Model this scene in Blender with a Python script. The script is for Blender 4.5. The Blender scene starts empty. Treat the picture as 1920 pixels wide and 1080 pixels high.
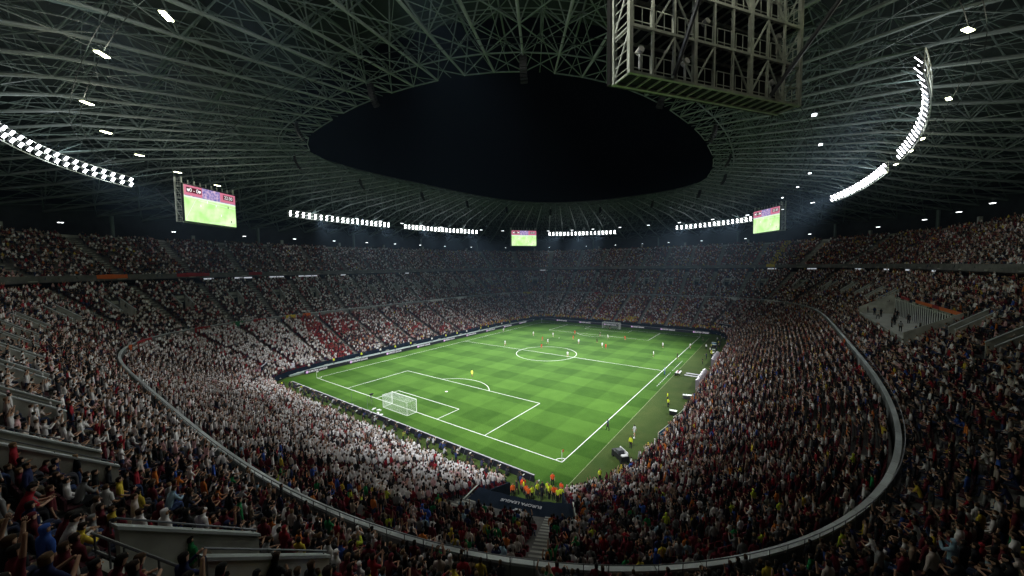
import bpy, bmesh, math, random
import numpy as np
from mathutils import Vector, Matrix
from mathutils.kdtree import KDTree
random.seed(7); rng = np.random.default_rng(7)
sc = bpy.context.scene
COL = sc.collection
R = math.radians

# ------------------------------------------------------------------ camera
CAM = Vector((-95.188, -57.373, 26.64))
yaw, pit, rol = 0.634365, -0.058424, -0.013716
Fw = Vector((math.cos(pit)*math.cos(yaw), math.cos(pit)*math.sin(yaw), math.sin(pit)))
Rt = Vector((math.sin(yaw), -math.cos(yaw), 0)); Up = Rt.cross(Fw)
R2 = Rt*math.cos(rol)+Up*math.sin(rol); U2 = -Rt*math.sin(rol)+Up*math.cos(rol)
cd = bpy.data.cameras.new('camera'); cam = bpy.data.objects.new('camera', cd); COL.objects.link(cam)
cd.sensor_width = 36; cd.lens = 12.857; cd.clip_start = .1; cd.clip_end = 2000
cam.matrix_world = Matrix(((R2.x, U2.x, -Fw.x, CAM.x), (R2.y, U2.y, -Fw.y, CAM.y), (R2.z, U2.z, -Fw.z, CAM.z), (0, 0, 0, 1)))
sc.camera = cam
def proj(P):
    d = np.asarray(P, float)-np.array(CAM); z = d @ np.array(Fw)
    return 960+685.7*(d @ np.array(R2))/z, 540-685.7*(d @ np.array(U2))/z, z

# ------------------------------------------------------------------ night sky, exposure, render settings
w = bpy.data.worlds.new('World'); sc.world = w; w.use_nodes = True
wn = w.node_tree.nodes; wn.clear()
wo = wn.new('ShaderNodeOutputWorld'); wb = wn.new('ShaderNodeBackground')
wb.inputs[0].default_value = (.25, .32, .5, 1); wb.inputs[1].default_value = 0.0006
w.node_tree.links.new(wb.outputs[0], wo.inputs[0])
vs = sc.view_settings
vs.view_transform = 'Standard'; vs.look = 'None'; vs.gamma = 1; vs.use_curve_mapping = False; vs.exposure = .12
sc.cycles.use_denoising = True
sc.cycles.max_bounces = 5; sc.cycles.diffuse_bounces = 3; sc.cycles.glossy_bounces = 2
sc.cycles.transmission_bounces = 3; sc.cycles.transparent_max_bounces = 8; sc.cycles.volume_bounces = 0
sc.cycles.caustics_reflective = False; sc.cycles.caustics_refractive = False
sc.cycles.use_light_tree = True

# floodlight ring and its arcs (degrees round the centre spot)
FA, FB, FN, FZ = 97.56, 72.79, 2.31, 44.43
ARCS = [(149.9, 171.0, 'left near'), (92.5, 122.0, 'left'), (56.5, 86.0, 'left far'), (8.8, 29.6, 'far left'),
        (-31.8, -9.6, 'far right'), (-87.2, -59.1, 'right far'), (-124.2, -95.7, 'right'), (-171.0, -149.9, 'right near')]
def sell(th, a, b, n):
    c, s = math.cos(th), math.sin(th)
    r = (abs(c/a)**n+abs(s/b)**n)**(-1/n)
    return r*c, r*s
FLOOD_W = 118000
for (a0, a1, nm) in ARCS:
    for k in range(3):
        th = R(a0+(a1-a0)*(k+.5)/3)
        x, y = sell(th, FA-2.2, FB-2.2, FN)
        ld = bpy.data.lights.new('flood_beam', 'SPOT'); ld.energy = FLOOD_W*(1.05 if abs(y) > 50 else 1.15 if x > 0 else .58); ld.color = (.93, .97, 1.0)
        ld.spot_size = R(56 if abs(y) > 50 else 44 if x > 0 else 66); ld.spot_blend = 1.0; ld.shadow_soft_size = 1.2
        lo = bpy.data.objects.new('flood_beam', ld); COL.objects.link(lo); lo.location = (x, y, FZ-.3)
        tx, ty = (x*.85-6, y*.12) if abs(y) > 50 else ((-34, y*.55) if x < 0 else ((-30, y*.5) if k != 1 else (16, y*.2)))
        lo.rotation_euler = (Vector((tx, ty, 0))-Vector((x, y, FZ))).to_track_quat('-Z', 'Y').to_euler()

for (a0, a1, nm) in ARCS:          # stray light of each bank on the steel and the air round it
    for k in range(3):
        th = R(a0+(a1-a0)*(k+.5)/3); x, y = sell(th, FA-1.3, FB-1.3, FN)
        ld = bpy.data.lights.new('flood_spill', 'POINT'); ld.energy = 520; ld.color = (.88, .94, 1.0); ld.shadow_soft_size = .8
        lo = bpy.data.objects.new('flood_spill', ld); COL.objects.link(lo); lo.location = (x, y, FZ-.1)
# ------------------------------------------------------------------ materials
def nodes(name):
    m = bpy.data.materials.new(name); m.use_nodes = True
    nt = m.node_tree; b = nt.nodes.get('Principled BSDF'); return m, nt, b
def mat(name, col, rough=.7, metal=0, var=.25, scale=3., bump=0., emit=None, es=0, spec=.3):
    m, nt, b = nodes(name)
    b.inputs['Roughness'].default_value = rough; b.inputs['Metallic'].default_value = metal
    b.inputs['Specular IOR Level'].default_value = spec
    if var > 0:
        tc = nt.nodes.new('ShaderNodeTexCoord'); n = nt.nodes.new('ShaderNodeTexNoise'); n.inputs['Scale'].default_value = scale
        n.inputs['Detail'].default_value = 5
        nt.links.new(tc.outputs['Object'], n.inputs['Vector'])
        r = nt.nodes.new('ShaderNodeMapRange'); r.inputs[1].default_value = .3; r.inputs[2].default_value = .7
        r.inputs[3].default_value = 1-var; r.inputs[4].default_value = 1+var
        nt.links.new(n.outputs[0], r.inputs[0])
        v = nt.nodes.new('ShaderNodeVectorMath'); v.operation = 'SCALE'; v.inputs[0].default_value = col
        nt.links.new(r.outputs[0], v.inputs['Scale']); nt.links.new(v.outputs[0], b.inputs['Base Color'])
        if bump > 0:
            bp = nt.nodes.new('ShaderNodeBump'); bp.inputs['Strength'].default_value = bump; bp.inputs['Distance'].default_value = .05
            nt.links.new(n.outputs[0], bp.inputs['Height']); nt.links.new(bp.outputs[0], b.inputs['Normal'])
    else:
        b.inputs['Base Color'].default_value = (*col, 1)
    if emit:
        b.inputs['Emission Color'].default_value = (*emit, 1); b.inputs['Emission Strength'].default_value = es
        m.cycles.emission_sampling = 'NONE'
    return m
M = {}
M['concrete'] = mat('concrete', (.36, .36, .31), .85, var=.3, scale=.8, bump=.2)
M['step'] = mat('terrace_concrete', (.13, .125, .115), .9, var=.35, scale=.6)
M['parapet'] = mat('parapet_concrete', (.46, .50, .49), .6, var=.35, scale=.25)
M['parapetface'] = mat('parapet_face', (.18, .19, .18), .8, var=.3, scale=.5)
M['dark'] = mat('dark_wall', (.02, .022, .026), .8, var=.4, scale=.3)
M['steel'] = mat('roof_steel', (.108, .145, .134), .5, var=.15, scale=.5, spec=.4)
M['chord'] = mat('chord_steel', (.20, .235, .225), .5, var=.2, scale=.4, spec=.4)
M['gsteel'] = mat('galvanised_steel', (.66, .70, .62), .45, metal=.2, var=.2, scale=2)
M['clad'] = mat('roof_cladding', (.012, .020, .018), .8, var=.5, scale=.08)
M['rail'] = mat('rail_metal', (.10, .105, .11), .4, metal=.5, var=.1)
M['navy'] = mat('navy_fabric', (.010, .017, .029), .95, var=.2, scale=.7, spec=.05)
M['board'] = mat('board_face', (.018, .018, .026), .35, var=.2, scale=.4)
M['boardedge'] = mat('board_edge', (.42, .40, .44), .5, var=.1)
M['white'] = mat('white_paint', (.78, .78, .76), .5, var=.05)
M['netcord'] = mat('net_cord', (.8, .82, .8), .7, var=0)
M['glass'] = mat('suite_glass', (.012, .014, .018), .08, var=0, spec=.6)
M['litglass'] = mat('lit_suite_glass', (.5, .5, .5), .3, var=0, emit=(.85, .9, 1.), es=.42)
M['lamp'] = mat('floodlight_lens', (.9, .9, .9), .3, var=0, emit=(.93, .96, 1.), es=14)
M['ceil'] = mat('ceiling_lamp_lens', (.9, .9, .9), .3, var=0, emit=(.93, 1., .55), es=6.0)
M['ceilw'] = mat('cool_lamp_lens', (.9, .9, .9), .3, var=0, emit=(.9, .97, 1.), es=5)
M['black'] = mat('black_plastic', (.012, .012, .013), .5, var=.1)
M['orange'] = mat('orange_cloth', (.62, .12, .02), .7, var=.15)
M['red'] = mat('red_cloth', (.32, .015, .02), .75, var=.25, scale=1)
M['yellow'] = mat('yellow_cloth', (.55, .40, .04), .75, var=.25, scale=1)
M['blue'] = mat('blue_panel', (.03, .16, .34), .6, var=.15)
M['teal'] = mat('pale_walkway', (.34, .42, .38), .8, var=.15, scale=1)
M['perspex'] = mat('milky_perspex', (.22, .19, .22), .3, var=.1, spec=.6)
M['paleconc'] = mat('pale_deck', (.34, .35, .31), .8, var=.15, scale=.5)
M['ink'] = mat('white_ink', (.75, .75, .78), .5, var=0)
M['ledink'] = mat('led_ink', (.6, .6, .6), .5, var=0, emit=(.95, .93, 1.), es=.55)
M['ledpink'] = mat('led_pink', (.5, .3, .5), .5, var=0, emit=(.70, .42, .78), es=.5)
M['pink'] = mat('pink_tarp', (.42, .16, .22), .7, var=.2, scale=1)

def grass(name, c0, c1, stripes):
    m, nt, b = nodes(name); L = nt.links.new
    tc = nt.nodes.new('ShaderNodeTexCoord'); sep = nt.nodes.new('ShaderNodeSeparateXYZ'); L(tc.outputs['Object'], sep.inputs[0])
    def math_(op, a, bv=None):
        n = nt.nodes.new('ShaderNodeMath'); n.operation = op
        for i, q in enumerate((a, bv)):
            if q is None: continue
            if isinstance(q, (int, float)): n.inputs[i].default_value = q
            else: L(q, n.inputs[i])
        return n.outputs[0]
    n1 = nt.nodes.new('ShaderNodeTexNoise'); n1.inputs['Scale'].default_value = .35; n1.inputs['Detail'].default_value = 6
    L(tc.outputs['Object'], n1.inputs['Vector'])
    n2 = nt.nodes.new('ShaderNodeTexNoise'); n2.inputs['Scale'].default_value = 6; n2.inputs['Detail'].default_value = 3
    L(tc.outputs['Object'], n2.inputs['Vector'])
    val = math_('MULTIPLY', math_('SUBTRACT', n1.outputs[0], .5), .9)
    val = math_('ADD', val, math_('MULTIPLY', math_('SUBTRACT', n2.outputs[0], .5), .5))
    if stripes:
        def stripe(axis, off, wdt):
            q = math_('DIVIDE', math_('ADD', sep.outputs[axis], off), wdt)
            q = math_('SINE', math_('MULTIPLY', q, math.pi))
            q = math_('MULTIPLY', q, 9.0)
            q = math_('MINIMUM', math_('MAXIMUM', q, -1.0), 1.0)
            return q
        sx = stripe(0, 0.0, 5.5); sy = stripe(1, 0.0, 5.6667)
        val = math_('ADD', val, math_('MULTIPLY', sx, .21)); val = math_('ADD', val, math_('MULTIPLY', sy, .15))
    val = math_('MINIMUM', math_('MAXIMUM', math_('ADD', val, .5), 0.), 1.)
    mx = nt.nodes.new('ShaderNodeMix'); mx.data_type = 'RGBA'
    mx.inputs[6].default_value = (*c0, 1); mx.inputs[7].default_value = (*c1, 1)
    L(val, mx.inputs[0]); L(mx.outputs[2], b.inputs['Base Color'])
    b.inputs['Roughness'].default_value = .85; b.inputs['Specular IOR Level'].default_value = .04
    bp = nt.nodes.new('ShaderNodeBump'); bp.inputs['Strength'].default_value = .4; bp.inputs['Distance'].default_value = .03
    L(n2.outputs[0], bp.inputs['Height']); L(bp.outputs[0], b.inputs['Normal'])
    return m
M['grass'] = grass('pitch_grass', (.030, .078, .009), (.068, .150, .021), True)
M['turf'] = grass('worn_turf', (.026, .062, .012), (.078, .098, .028), False)

def instmat(name, attr, inst, rough=.8):
    m, nt, b = nodes(name)
    if inst:
        a = nt.nodes.new('ShaderNodeAttribute'); a.attribute_type = 'INSTANCER'; a.attribute_name = attr; out = a.outputs['Color']
    else:
        a = nt.nodes.new('ShaderNodeObjectInfo'); out = a.outputs['Color']
    nt.links.new(out, b.inputs['Base Color']); b.inputs['Roughness'].default_value = rough; b.inputs['Specular IOR Level'].default_value = .15
    return m
for k in ('shirt', 'trousers', 'skin', 'hair'): M['i_'+k] = instmat('crowd_'+k, k, True)
M['objcol'] = instmat('cloth_and_skin', '', False)

# ------------------------------------------------------------------ helpers
def link(o, parent=None):
    COL.objects.link(o)
    if parent: o.parent = parent
    return o
def tag(o, label=None, cat=None, group=None, kind=None):
    if label: o['label'] = label
    if cat: o['category'] = cat
    if group: o['group'] = group
    if kind: o['kind'] = kind
    return o
def empty(name, loc=(0, 0, 0), rz=0, **k):
    o = bpy.data.objects.new(name, None); o.location = loc; o.rotation_euler = (0, 0, rz); link(o); tag(o, **k); return o
class MB:
    def __init__(s): s.v = []; s.f = []; s.n = 0
    def add(s, v, f):
        s.v += [tuple(p) for p in v]; s.f += [tuple(i+s.n for i in q) for q in f]; s.n += len(v); return s
    def box(s, x0, x1, y0, y1, z0, z1):
        v = [(x, y, z) for z in (z0, z1) for y in (y0, y1) for x in (x0, x1)]
        return s.add(v, [(0, 2, 3, 1), (4, 5, 7, 6), (0, 1, 5, 4), (2, 6, 7, 3), (0, 4, 6, 2), (1, 3, 7, 5)])
    def tube(s, a, b, r, n=6, r2=None):
        a = Vector(a); b = Vector(b); d = (b-a)
        if d.length < 1e-6: return s
        d.normalize(); u = d.orthogonal().normalized(); w_ = d.cross(u); r2 = r if r2 is None else r2
        v = []
        for p, q in ((a, r), (b, r2)):
            for k in range(n):
                t = 2*math.pi*k/n; v.append(p+(u*math.cos(t)+w_*math.sin(t))*q)
        f = [(k, (k+1) % n, n+(k+1) % n, n+k) for k in range(n)]+[tuple(range(n))[::-1], tuple(range(n, 2*n))]
        return s.add(v, f)
    def path(s, pts, r, n=6):
        for a, b in zip(pts[:-1], pts[1:]): s.tube(a, b, r, n)
        return s
    def quad(s, a, b, c, d): return s.add([a, b, c, d], [(0, 1, 2, 3)])
    def mesh(s, name, m):
        me = bpy.data.meshes.new(name); me.from_pydata(s.v, [], s.f); me.update()
        if m: me.materials.append(m)
        return me
    def build(s, name, m, parent=None, **k):
        o = bpy.data.objects.new(name, s.mesh(name, m)); link(o, parent); tag(o, **k); return o
def text(name, s, size, m, parent, loc, rot, ext=.01):
    c = bpy.data.curves.new(name, 'FONT'); c.body = s; c.size = size; c.extrude = ext; c.align_x = 'CENTER'; c.align_y = 'CENTER'
    c.materials.append(m)
    t = bpy.data.objects.new(name, c); COL.objects.link(t); dg = bpy.context.evaluated_depsgraph_get(); dg.update()
    me = bpy.data.meshes.new_from_object(t.evaluated_get(dg)); me.materials.clear(); me.materials.append(m); bpy.data.objects.remove(t)
    o = bpy.data.objects.new(name, me); o.location = loc; o.rotation_euler = rot; link(o, parent); return o
def copytree(o, parent=None):
    c = o.copy(); link(c)
    if parent: c.parent = parent
    for ch in o.children: copytree(ch, c)
    return c

# ------------------------------------------------------------------ the bowl's reference curve (top of the first parapet)
NS = 480
_t = np.linspace(0, 2*np.pi, 20001)
_c, _s = np.cos(_t), np.sin(_t); _r = (np.abs(_c/86.3)**4.34+np.abs(_s/67.5)**4.34)**(-1/4.34)
_X = np.stack([_r*_c, _r*_s], 1); _L = np.r_[0, np.cumsum(np.linalg.norm(np.diff(_X, axis=0), axis=1))]; PER = _L[-1]
_g = np.stack([np.sign(_X[:, 0])*np.abs(_X[:, 0]/86.3)**3.34/86.3, np.sign(_X[:, 1])*np.abs(_X[:, 1]/67.5)**3.34/67.5], 1)
_g /= np.linalg.norm(_g, axis=1)[:, None]
def base(u):
    u = np.asarray(u, float) % PER
    p = np.stack([np.interp(u, _L, _X[:, 0]), np.interp(u, _L, _X[:, 1])], -1)
    g = np.stack([np.interp(u, _L, _g[:, 0]), np.interp(u, _L, _g[:, 1])], -1)
    return p, g/np.linalg.norm(g, axis=-1, keepdims=True)
SEG = PER/NS
BP, BG = base(np.arange(NS)*SEG)
def P3(i, d, z): i %= NS; return (BP[i, 0]+BG[i, 0]*d, BP[i, 1]+BG[i, 1]*d, z)
def Pu(u, d, z): p, g = base(u); return (float(p[0]+g[0]*d), float(p[1]+g[1]*d), z)

# ------------------------------------------------------------------ ground, pitch, markings
MB().box(-260, 260, -230, 230, -1.2, -.02).build('ground', M['step'], kind='structure')
def ring_sheet(d, z, m, name):
    b = MB(); v = [(0, 0, z)]+[P3(i, d, z) for i in range(NS)]
    b.add(v, [(0, 1+i, 1+(i+1) % NS) for i in range(NS)]); return b.build(name, m, kind='structure')
ring_sheet(-13.2, .0, M['turf'], 'worn_turf_surround')
b = MB(); b.quad((-58.3, -37.1, .004), (58.5, -37.1, .004), (58.5, 39.2, .004), (-58.3, 39.2, .004))
pitch = b.build('pitch', M['grass'], kind='structure')
def line(x0, y0, x1, y1, nm, wd=.13):
    if x0 == x1: q = MB().quad((x0-wd/2, y0, .008), (x0+wd/2, y0, .008), (x0+wd/2, y1, .008), (x0-wd/2, y1, .008))
    else: q = MB().quad((x0, y0-wd/2, .008), (x1, y0-wd/2, .008), (x1, y0+wd/2, .008), (x0, y0+wd/2, .008))
    return q.build(nm, M['white'], pitch)
def arc(cx, cy, r, a0, a1, nm, wd=.13, n=64):
    b = MB(); v = []
    for k in range(n+1):
        t = R(a0+(a1-a0)*k/n)
        for q in (r-wd/2, r+wd/2): v.append((cx+q*math.cos(t), cy+q*math.sin(t), .0085))
    b.add(v, [(2*k, 2*k+1, 2*k+3, 2*k+2) for k in range(n)]); return b.build(nm, M['white'], pitch)
for sy in (-34, 34): line(-52.5, sy, 52.5, sy, 'touch_line')
for sx in (-52.5, 52.5): line(sx, -34, sx, 34, 'goal_line')
line(0, -34, 0, 34, 'halfway_line'); arc(0, 0, 9.15, 0, 360, 'centre_circle', n=96)
for s in (-1, 1):
    X, Y = 52.5*s, 0
    line(s*36, -20.16, s*36, 20.16, 'penalty_area_line'); line(s*47, -9.16, s*47, 9.16, 'goal_area_line')
    for y in (-20.16, 20.16): line(min(s*36, X), y, max(s*36, X), y, 'penalty_area_line')
    for y in (-9.16, 9.16): line(min(s*47, X), y, max(s*47, X), y, 'goal_area_line')
    a = math.degrees(math.acos(5.5/9.15)); c0 = 180 if s > 0 else 0
    arc(s*41.5, 0, 9.15, c0-a, c0+a, 'penalty_arc')
    arc(s*41.5, 0, .15, 0, 360, 'penalty_spot', wd=.3, n=16)
    for y in (-34, 34):
        q = (90 if s > 0 else 0) if y < 0 else (180 if s > 0 else -90)
        arc(X, y, 1.0, q, q+90, 'corner_arc', n=16)
b = MB()
for (xa, ya, xb, yb) in [(-13, -36, -1.2, -36), (1.5, -36, 13, -36)]:
    k = 0; x = xa
    while x < xb: b.quad((x, ya-.06, .008), (x+.7, ya-.06, .008), (x+.7, ya+.06, .008), (x, ya+.06, .008)); x += 1.3
b.build('technical_area_line', M['white'], pitch)
MB().quad((-57.5, -37.16, .0045+.004), (52, -37.16, .0085), (52, -37.1, .0085), (-57.5, -37.1, .0085)).build('turf_seam_line', mat('seam_line', (.28, .32, .16), .8), pitch)

# ------------------------------------------------------------------ goals and flags
def goal(s, label):
    g = empty('goal', (52.5*s, 0, 0), 0 if s > 0 else math.pi, label=label, cat='goal', group='goals on the pitch')
    for y in (-3.66, 3.66): MB().tube((0, y, 0), (0, y, 2.44), .06, 10).build('post', M['white'], g)
    MB().tube((0, -3.66, 2.44), (0, 3.66, 2.44), .06, 10).build('crossbar', M['white'], g)
    f = MB(); D = 2.1
    for y in (-3.66, 3.66): f.tube((D, y, 0), (D, y, 2.44), .03).tube((0, y, .03), (D, y, .03), .035).tube((0, y, 2.44), (D, y, 2.44), .018)
    f.tube((D, -3.66, .03), (D, 3.66, .03), .035).tube((D, -3.66, 2.44), (D, 3.66, 2.44), .018)
    f.build('net_frame', M['white'], g)
    n = MB(); st = .11; r = .0048
    ny = int(7.32/st); nz = int(2.44/st); nx = int(D/st)
    for k in range(ny+1):
        y = -3.66+7.32*k/ny
        n.tube((D, y, 0), (D, y, 2.44), r, 3); n.tube((0, y, 2.44), (D, y, 2.44), r, 3)
    for k in range(nz+1):
        z = 2.44*k/nz; n.tube((D, -3.66, z), (D, 3.66, z), r, 3)
        for y in (-3.66, 3.66): n.tube((0, y, z), (D, y, z), r, 3)
    for k in range(nx+1):
        x = D*k/nx; n.tube((x, -3.66, 2.44), (x, 3.66, 2.44), r, 3)
        for y in (-3.66, 3.66): n.tube((x, y, 0), (x, y, 2.44), r, 3)
    n.build('net', M['netcord'], g)
goal(-1, 'white goal with box net nearest the photographers'); goal(1, 'white goal at the far end below the yellow shirted fans')
for (x, y, c, lb) in [(-52.5, -34, 'orange', 'orange corner flag at the near corner of the pitch'), (-52.5, 34, 'white', 'pale corner flag by the boards at the left corner'),
                      (52.5, -34, 'white', 'pale corner flag at the far right corner'), (52.5, 34, 'white', 'small corner flag at the farthest left corner')]:
    g = empty('corner_flag', (x, y, 0), label=lb, cat='corner flag', group='corner flags of the pitch')
    MB().tube((0, 0, 0), (0, 0, 1.7), .03, 8).build('pole', M['white'], g)
    q = MB(); v = []
    for i in range(5):
        for z in (1.3, 1.68): v.append((.03+.1*i, .05*math.sin(i*1.3), z))
    q.add(v, [(2*i, 2*i+2, 2*i+3, 2*i+1) for i in range(4)]); q.build('cloth', M[c], g)
for y in (10.5, 5.0):
    g = empty('net_pole', (-57.3, y-.5, 0), label='thin pale pole behind the near goal, %s of the pair' % ('left' if y > 6 else 'right'), cat='pole', group='poles behind the near goal')
    MB().tube((0, 0, 0), (0, 0, 3.4), .028, 8).build('mast', M['steel'], g); MB().tube((0, 0, 0), (0, 0, .08), .35, 12).build('base_plate', M['rail'], g)
g = empty('goal_camera', (-55.2, 6.6, 0), label='dark remote camera on a tripod left of the near goal', cat='camera')
for k in range(3):
    t = k*2.09; MB().tube((.5*math.cos(t), .5*math.sin(t), 0), (0, 0, 1.9), .03, 6).build('leg', M['rail'], g)
MB().tube((-.25, 0, 2.1), (.3, 0, 2.1), .2, 12).build('camera_body', M['black'], g); MB().tube((.3, 0, 2.1), (.5, 0, 2.1), .09, 10).build('lens', M['glass'], g)
for i, (x, y, rz) in enumerate([(-56.2, 4.2, .3), (-56.9, 1.8, 1.2), (-57.2, .6, .1), (-56.0, 2.9, 2.0)]):
    o = MB().box(-.45, .45, -.12, .12, .01, .14).box(-.12, .12, -.2, .2, .14, .2).build('towel', M['white'], label='small white bundle lying on grass behind the near goal', cat='bundle', group='white bundles behind the near goal')
    o.location = (x, y, 0); o.rotation_euler = (0, 0, rz)

# ------------------------------------------------------------------ advertising boards
def board(p0, p1, label, group, facing, words, face_m='board'):
    p0 = Vector(p0); p1 = Vector(p1); d = p1-p0; L = d.length; rz = math.atan2(d.y, d.x)
    g = empty('advertising_board', ((p0.x+p1.x)/2, (p0.y+p1.y)/2, 0), rz, label=label, cat='board', group=group)
    MB().box(-L/2+.03, L/2-.03, -.06, .06, .06, .94).build('panel', M[face_m], g)
    MB().box(-L/2, L/2, -.08, .08, .94, 1.0).build('frame', M['boardedge'], g)
    for x in (-L/2+.4, L/2-.4): MB().tube((x, facing*.1, .9), (x, facing*.75, .02), .025, 5).build('stay', M['rail'], g)
    if words:
        q = -facing
        t = text('lettering', words, .62, M['ledink'], g, (.5, q*.068, .5), (R(90), 0, 0 if q < 0 else math.pi))
        MB().tube((-q*-2.2 if False else (-2.25 if q < 0 else 3.2), q*.063, .5), ((-2.25 if q < 0 else 3.2), q*.075, .5), .33, 14).build('emblem', M['ledpink'], g)
for k in range(18):
    x = -53+k*5.9
    board((x, 39.4), (x+5.85, 39.4), 'dark pitchside board with white lettering along the left touchline' if k % 2 == 0 else 'plain dark pitchside board along the left touchline', 'boards along the left touchline', 1, 'EUROPA LEAGUE' if k % 2 == 0 else '')
for k in range(11):
    y = -33.5+k*6
    board((-58.6, y), (-58.6, y+5.95), 'dark board seen from behind between near goal and photographers', 'boards behind the near goal', 1, '')
for k in range(12):
    y = -36+k*6
    board((59.2, y+5.95), (59.2, y), 'dark board with white lettering behind the far goal' if k % 2 == 0 else 'plain dark board behind the far goal', 'boards behind the far goal', 1, 'EUROPA LEAGUE' if k % 2 == 0 else '')
# pale service walkway with its dark front wall on the left
MB().box(-56, 56, 40.6, 43.4, 0, .35).build('service_walkway', M['teal'], kind='structure')

# ------------------------------------------------------------------ grandstands
VOM = set(); 
for k in range(48): VOM.add((277+10*k) % NS); VOM.add((278+10*k) % NS)
AISLE = lambda i: i % 10 == 2
DECK = set(range(342, 375))
U0, U1 = 309.2, 325.6
GAP = set(range(272, 286))      # corner opening in front of the cover, no seating there      # the pale deck cut into the right stand
def step_part(stand, d0, d1, z0, z1, skip=None):
    b = MB(); v = []
    for i in range(NS): v += [P3(i, d0, z0), P3(i, d0, z1), P3(i, d1, z1)]
    f = []
    for i in range(NS):
        if skip and i in skip: continue
        j = (i+1) % NS
        f += [(3*i, 3*j, 3*j+1, 3*i+1), (3*i+1, 3*j+1, 3*j+2, 3*i+2)]
    b.add(v, f); o = b.build('terrace_step', M['step'], stand)
    if skip: o['kind'] = 'stuff'
    return o
def wallring(name, m, parent, prof, i0=0, i1=NS, closed=True):
    """prof: list of (d,z) swept round the bowl"""
    n = len(prof); idx = list(range(i0, i1+(0 if (i1-i0) >= NS else 1))); v = []
    for i in idx: v += [P3(i, d, z) for d, z in prof]
    f = []; K = len(idx); full = (i1-i0) >= NS
    for a in range(K if full else K-1):
        c = (a+1) % K
        for q in range(n if closed else n-1):
            r = (q+1) % n
            f.append((a*n+q, c*n+q, c*n+r, a*n+r))
    if not full and closed: f += [tuple(range(n)), tuple(range((K-1)*n, K*n))[::-1]]
    return MB().add(v, f).build(name, m, parent)
def stairs(stand, d0, tread, z0, rise, rows, skipf=None):
    for i in range(NS):
        if not AISLE(i): continue
        b = MB()
        for r in range(rows):
            if skipf and skipf(i, r): continue
            u = (i+.62)*SEG; d = d0+r*tread
            a0 = Pu(u-.5, d-.38, z0+(r-.5)*rise); a1 = Pu(u+.5, d-.38, 0); 
            q = [Pu(u-.62, d-.38, 0), Pu(u+.62, d-.38, 0), Pu(u+.62, d, 0), Pu(u-.62, d, 0)]
            zt = z0+r*rise-rise*.5
            if r == 0: zt = z0*.5 if z0 < 3 else z0-.2
            b.add([(p[0], p[1], zt-.16) for p in q]+[(p[0], p[1], zt) for p in q], [(4, 5, 6, 7), (0, 1, 5, 4), (1, 2, 6, 5), (3, 0, 4, 7)])
        b.build('stair', M['concrete'], stand)
low = empty('lower_stand', label='lower tier of the bowl from the pitch up to the pale parapet', cat='grandstand')
LD0, LT, LR, LZ, LN = -23., .78, .345, .9, 29
wallring('front_wall', M['navy'], low, [(LD0-.12, 0), (LD0-.12, 1.35), (LD0, 1.35), (LD0, 0)], 286, 272+NS)
for gi_ in (272, 286):
    MB().add([P3(gi_, LD0, 0), P3(gi_, LD0+12*LT, 0), P3(gi_, LD0+12*LT, LZ+11*LR+.25), P3(gi_, LD0, 1.5)]+[tuple(Vector(q)+Vector((.12*BG[gi_, 1], -.12*BG[gi_, 0], 0))) for q in (P3(gi_, LD0, 0), P3(gi_, LD0+12*LT, 0), P3(gi_, LD0+12*LT, LZ+11*LR+.25), P3(gi_, LD0, 1.5))], [(0, 1, 2, 3), (7, 6, 5, 4), (2, 6, 7, 3), (0, 3, 7, 4)]).build('opening_side_wall', M['navy'], low)
for r in range(LN): step_part(low, LD0+r*LT, LD0+(r+1)*LT, LZ+(r-1)*LR if r else 0, LZ+r*LR, GAP if r < 12 else None)
LTOP = LZ+(LN-1)*LR
stairs(low, LD0, LT, LZ, LR, LN, lambda i, r: i in GAP and r < 12)
mid = empty('middle_stand', label='steep middle tier of the bowl above the pale parapet', cat='grandstand')
MD0, MT, MR, MZ, MN = .5, .8, .60, 11.5, 20
VR0, VR1 = 9, 13       # rows cut out for the entrances
for r in range(MN):
    sk = set()
    if VR0 <= r < VR1: sk |= VOM
    if 5 <= r < 12: sk |= DECK
    step_part(mid, MD0+r*MT-(.5 if r == 0 else 0), MD0+(r+1)*MT, MZ+(r-1)*MR if r else MZ-.1, MZ+r*MR, sk)
stairs(mid, MD0, MT, MZ, MR, MN, lambda i, r: i in DECK and 5 <= r < 12)
# parapet: panels with a joint between each, thick pale cap, handrail
par = empty('curved_parapet', label='long pale curved parapet with dark handrail between lower and middle tier', cat='parapet')
for k in range(0, NS, 2):
    v = []
    pr = [(-.2, LTOP-.3), (-.2, 12.30), (.12, 12.30), (.12, LTOP-.3)]
    e = .004
    for i, s in ((k, e), (k+1, 0), (k+2, -e)):
        for d, z in pr: v.append(Pu(i*SEG+s*3, d, z))
    f = []
    for a in (0, 1):
        for q in range(4): f.append((a*4+q, (a+1)*4+q, (a+1)*4+(q+1) % 4, a*4+(q+1) % 4))
    f += [(0, 1, 2, 3), (11, 10, 9, 8)]
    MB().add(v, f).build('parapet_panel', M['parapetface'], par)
for k in range(0, NS, 2):
    v = []
    for q in (k*SEG+.02, (k+1)*SEG, (k+2)*SEG-.02):
        for d, z in ((-.26, 12.303), (-.26, 12.42), (.10, 12.42), (.10, 12.303)): v.append(Pu(q, d, z))
    f = [(a*4+q, (a+1)*4+q, (a+1)*4+(q+1) % 4, a*4+(q+1) % 4) for a in (0, 1) for q in range(4)]+[(0, 1, 2, 3), (11, 10, 9, 8)]
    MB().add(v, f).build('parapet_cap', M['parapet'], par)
b = MB(); pts = [P3(i, .28, 12.86) for i in range(NS)]+[P3(0, .28, 12.86)]; b.path(pts, .03, 5); b.build('handrail', M['rail'], par)
b = MB()
for i in range(0, NS, 1): b.tube(P3(i, .24, 11.7), P3(i, .28, 12.86), .022, 4)
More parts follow.
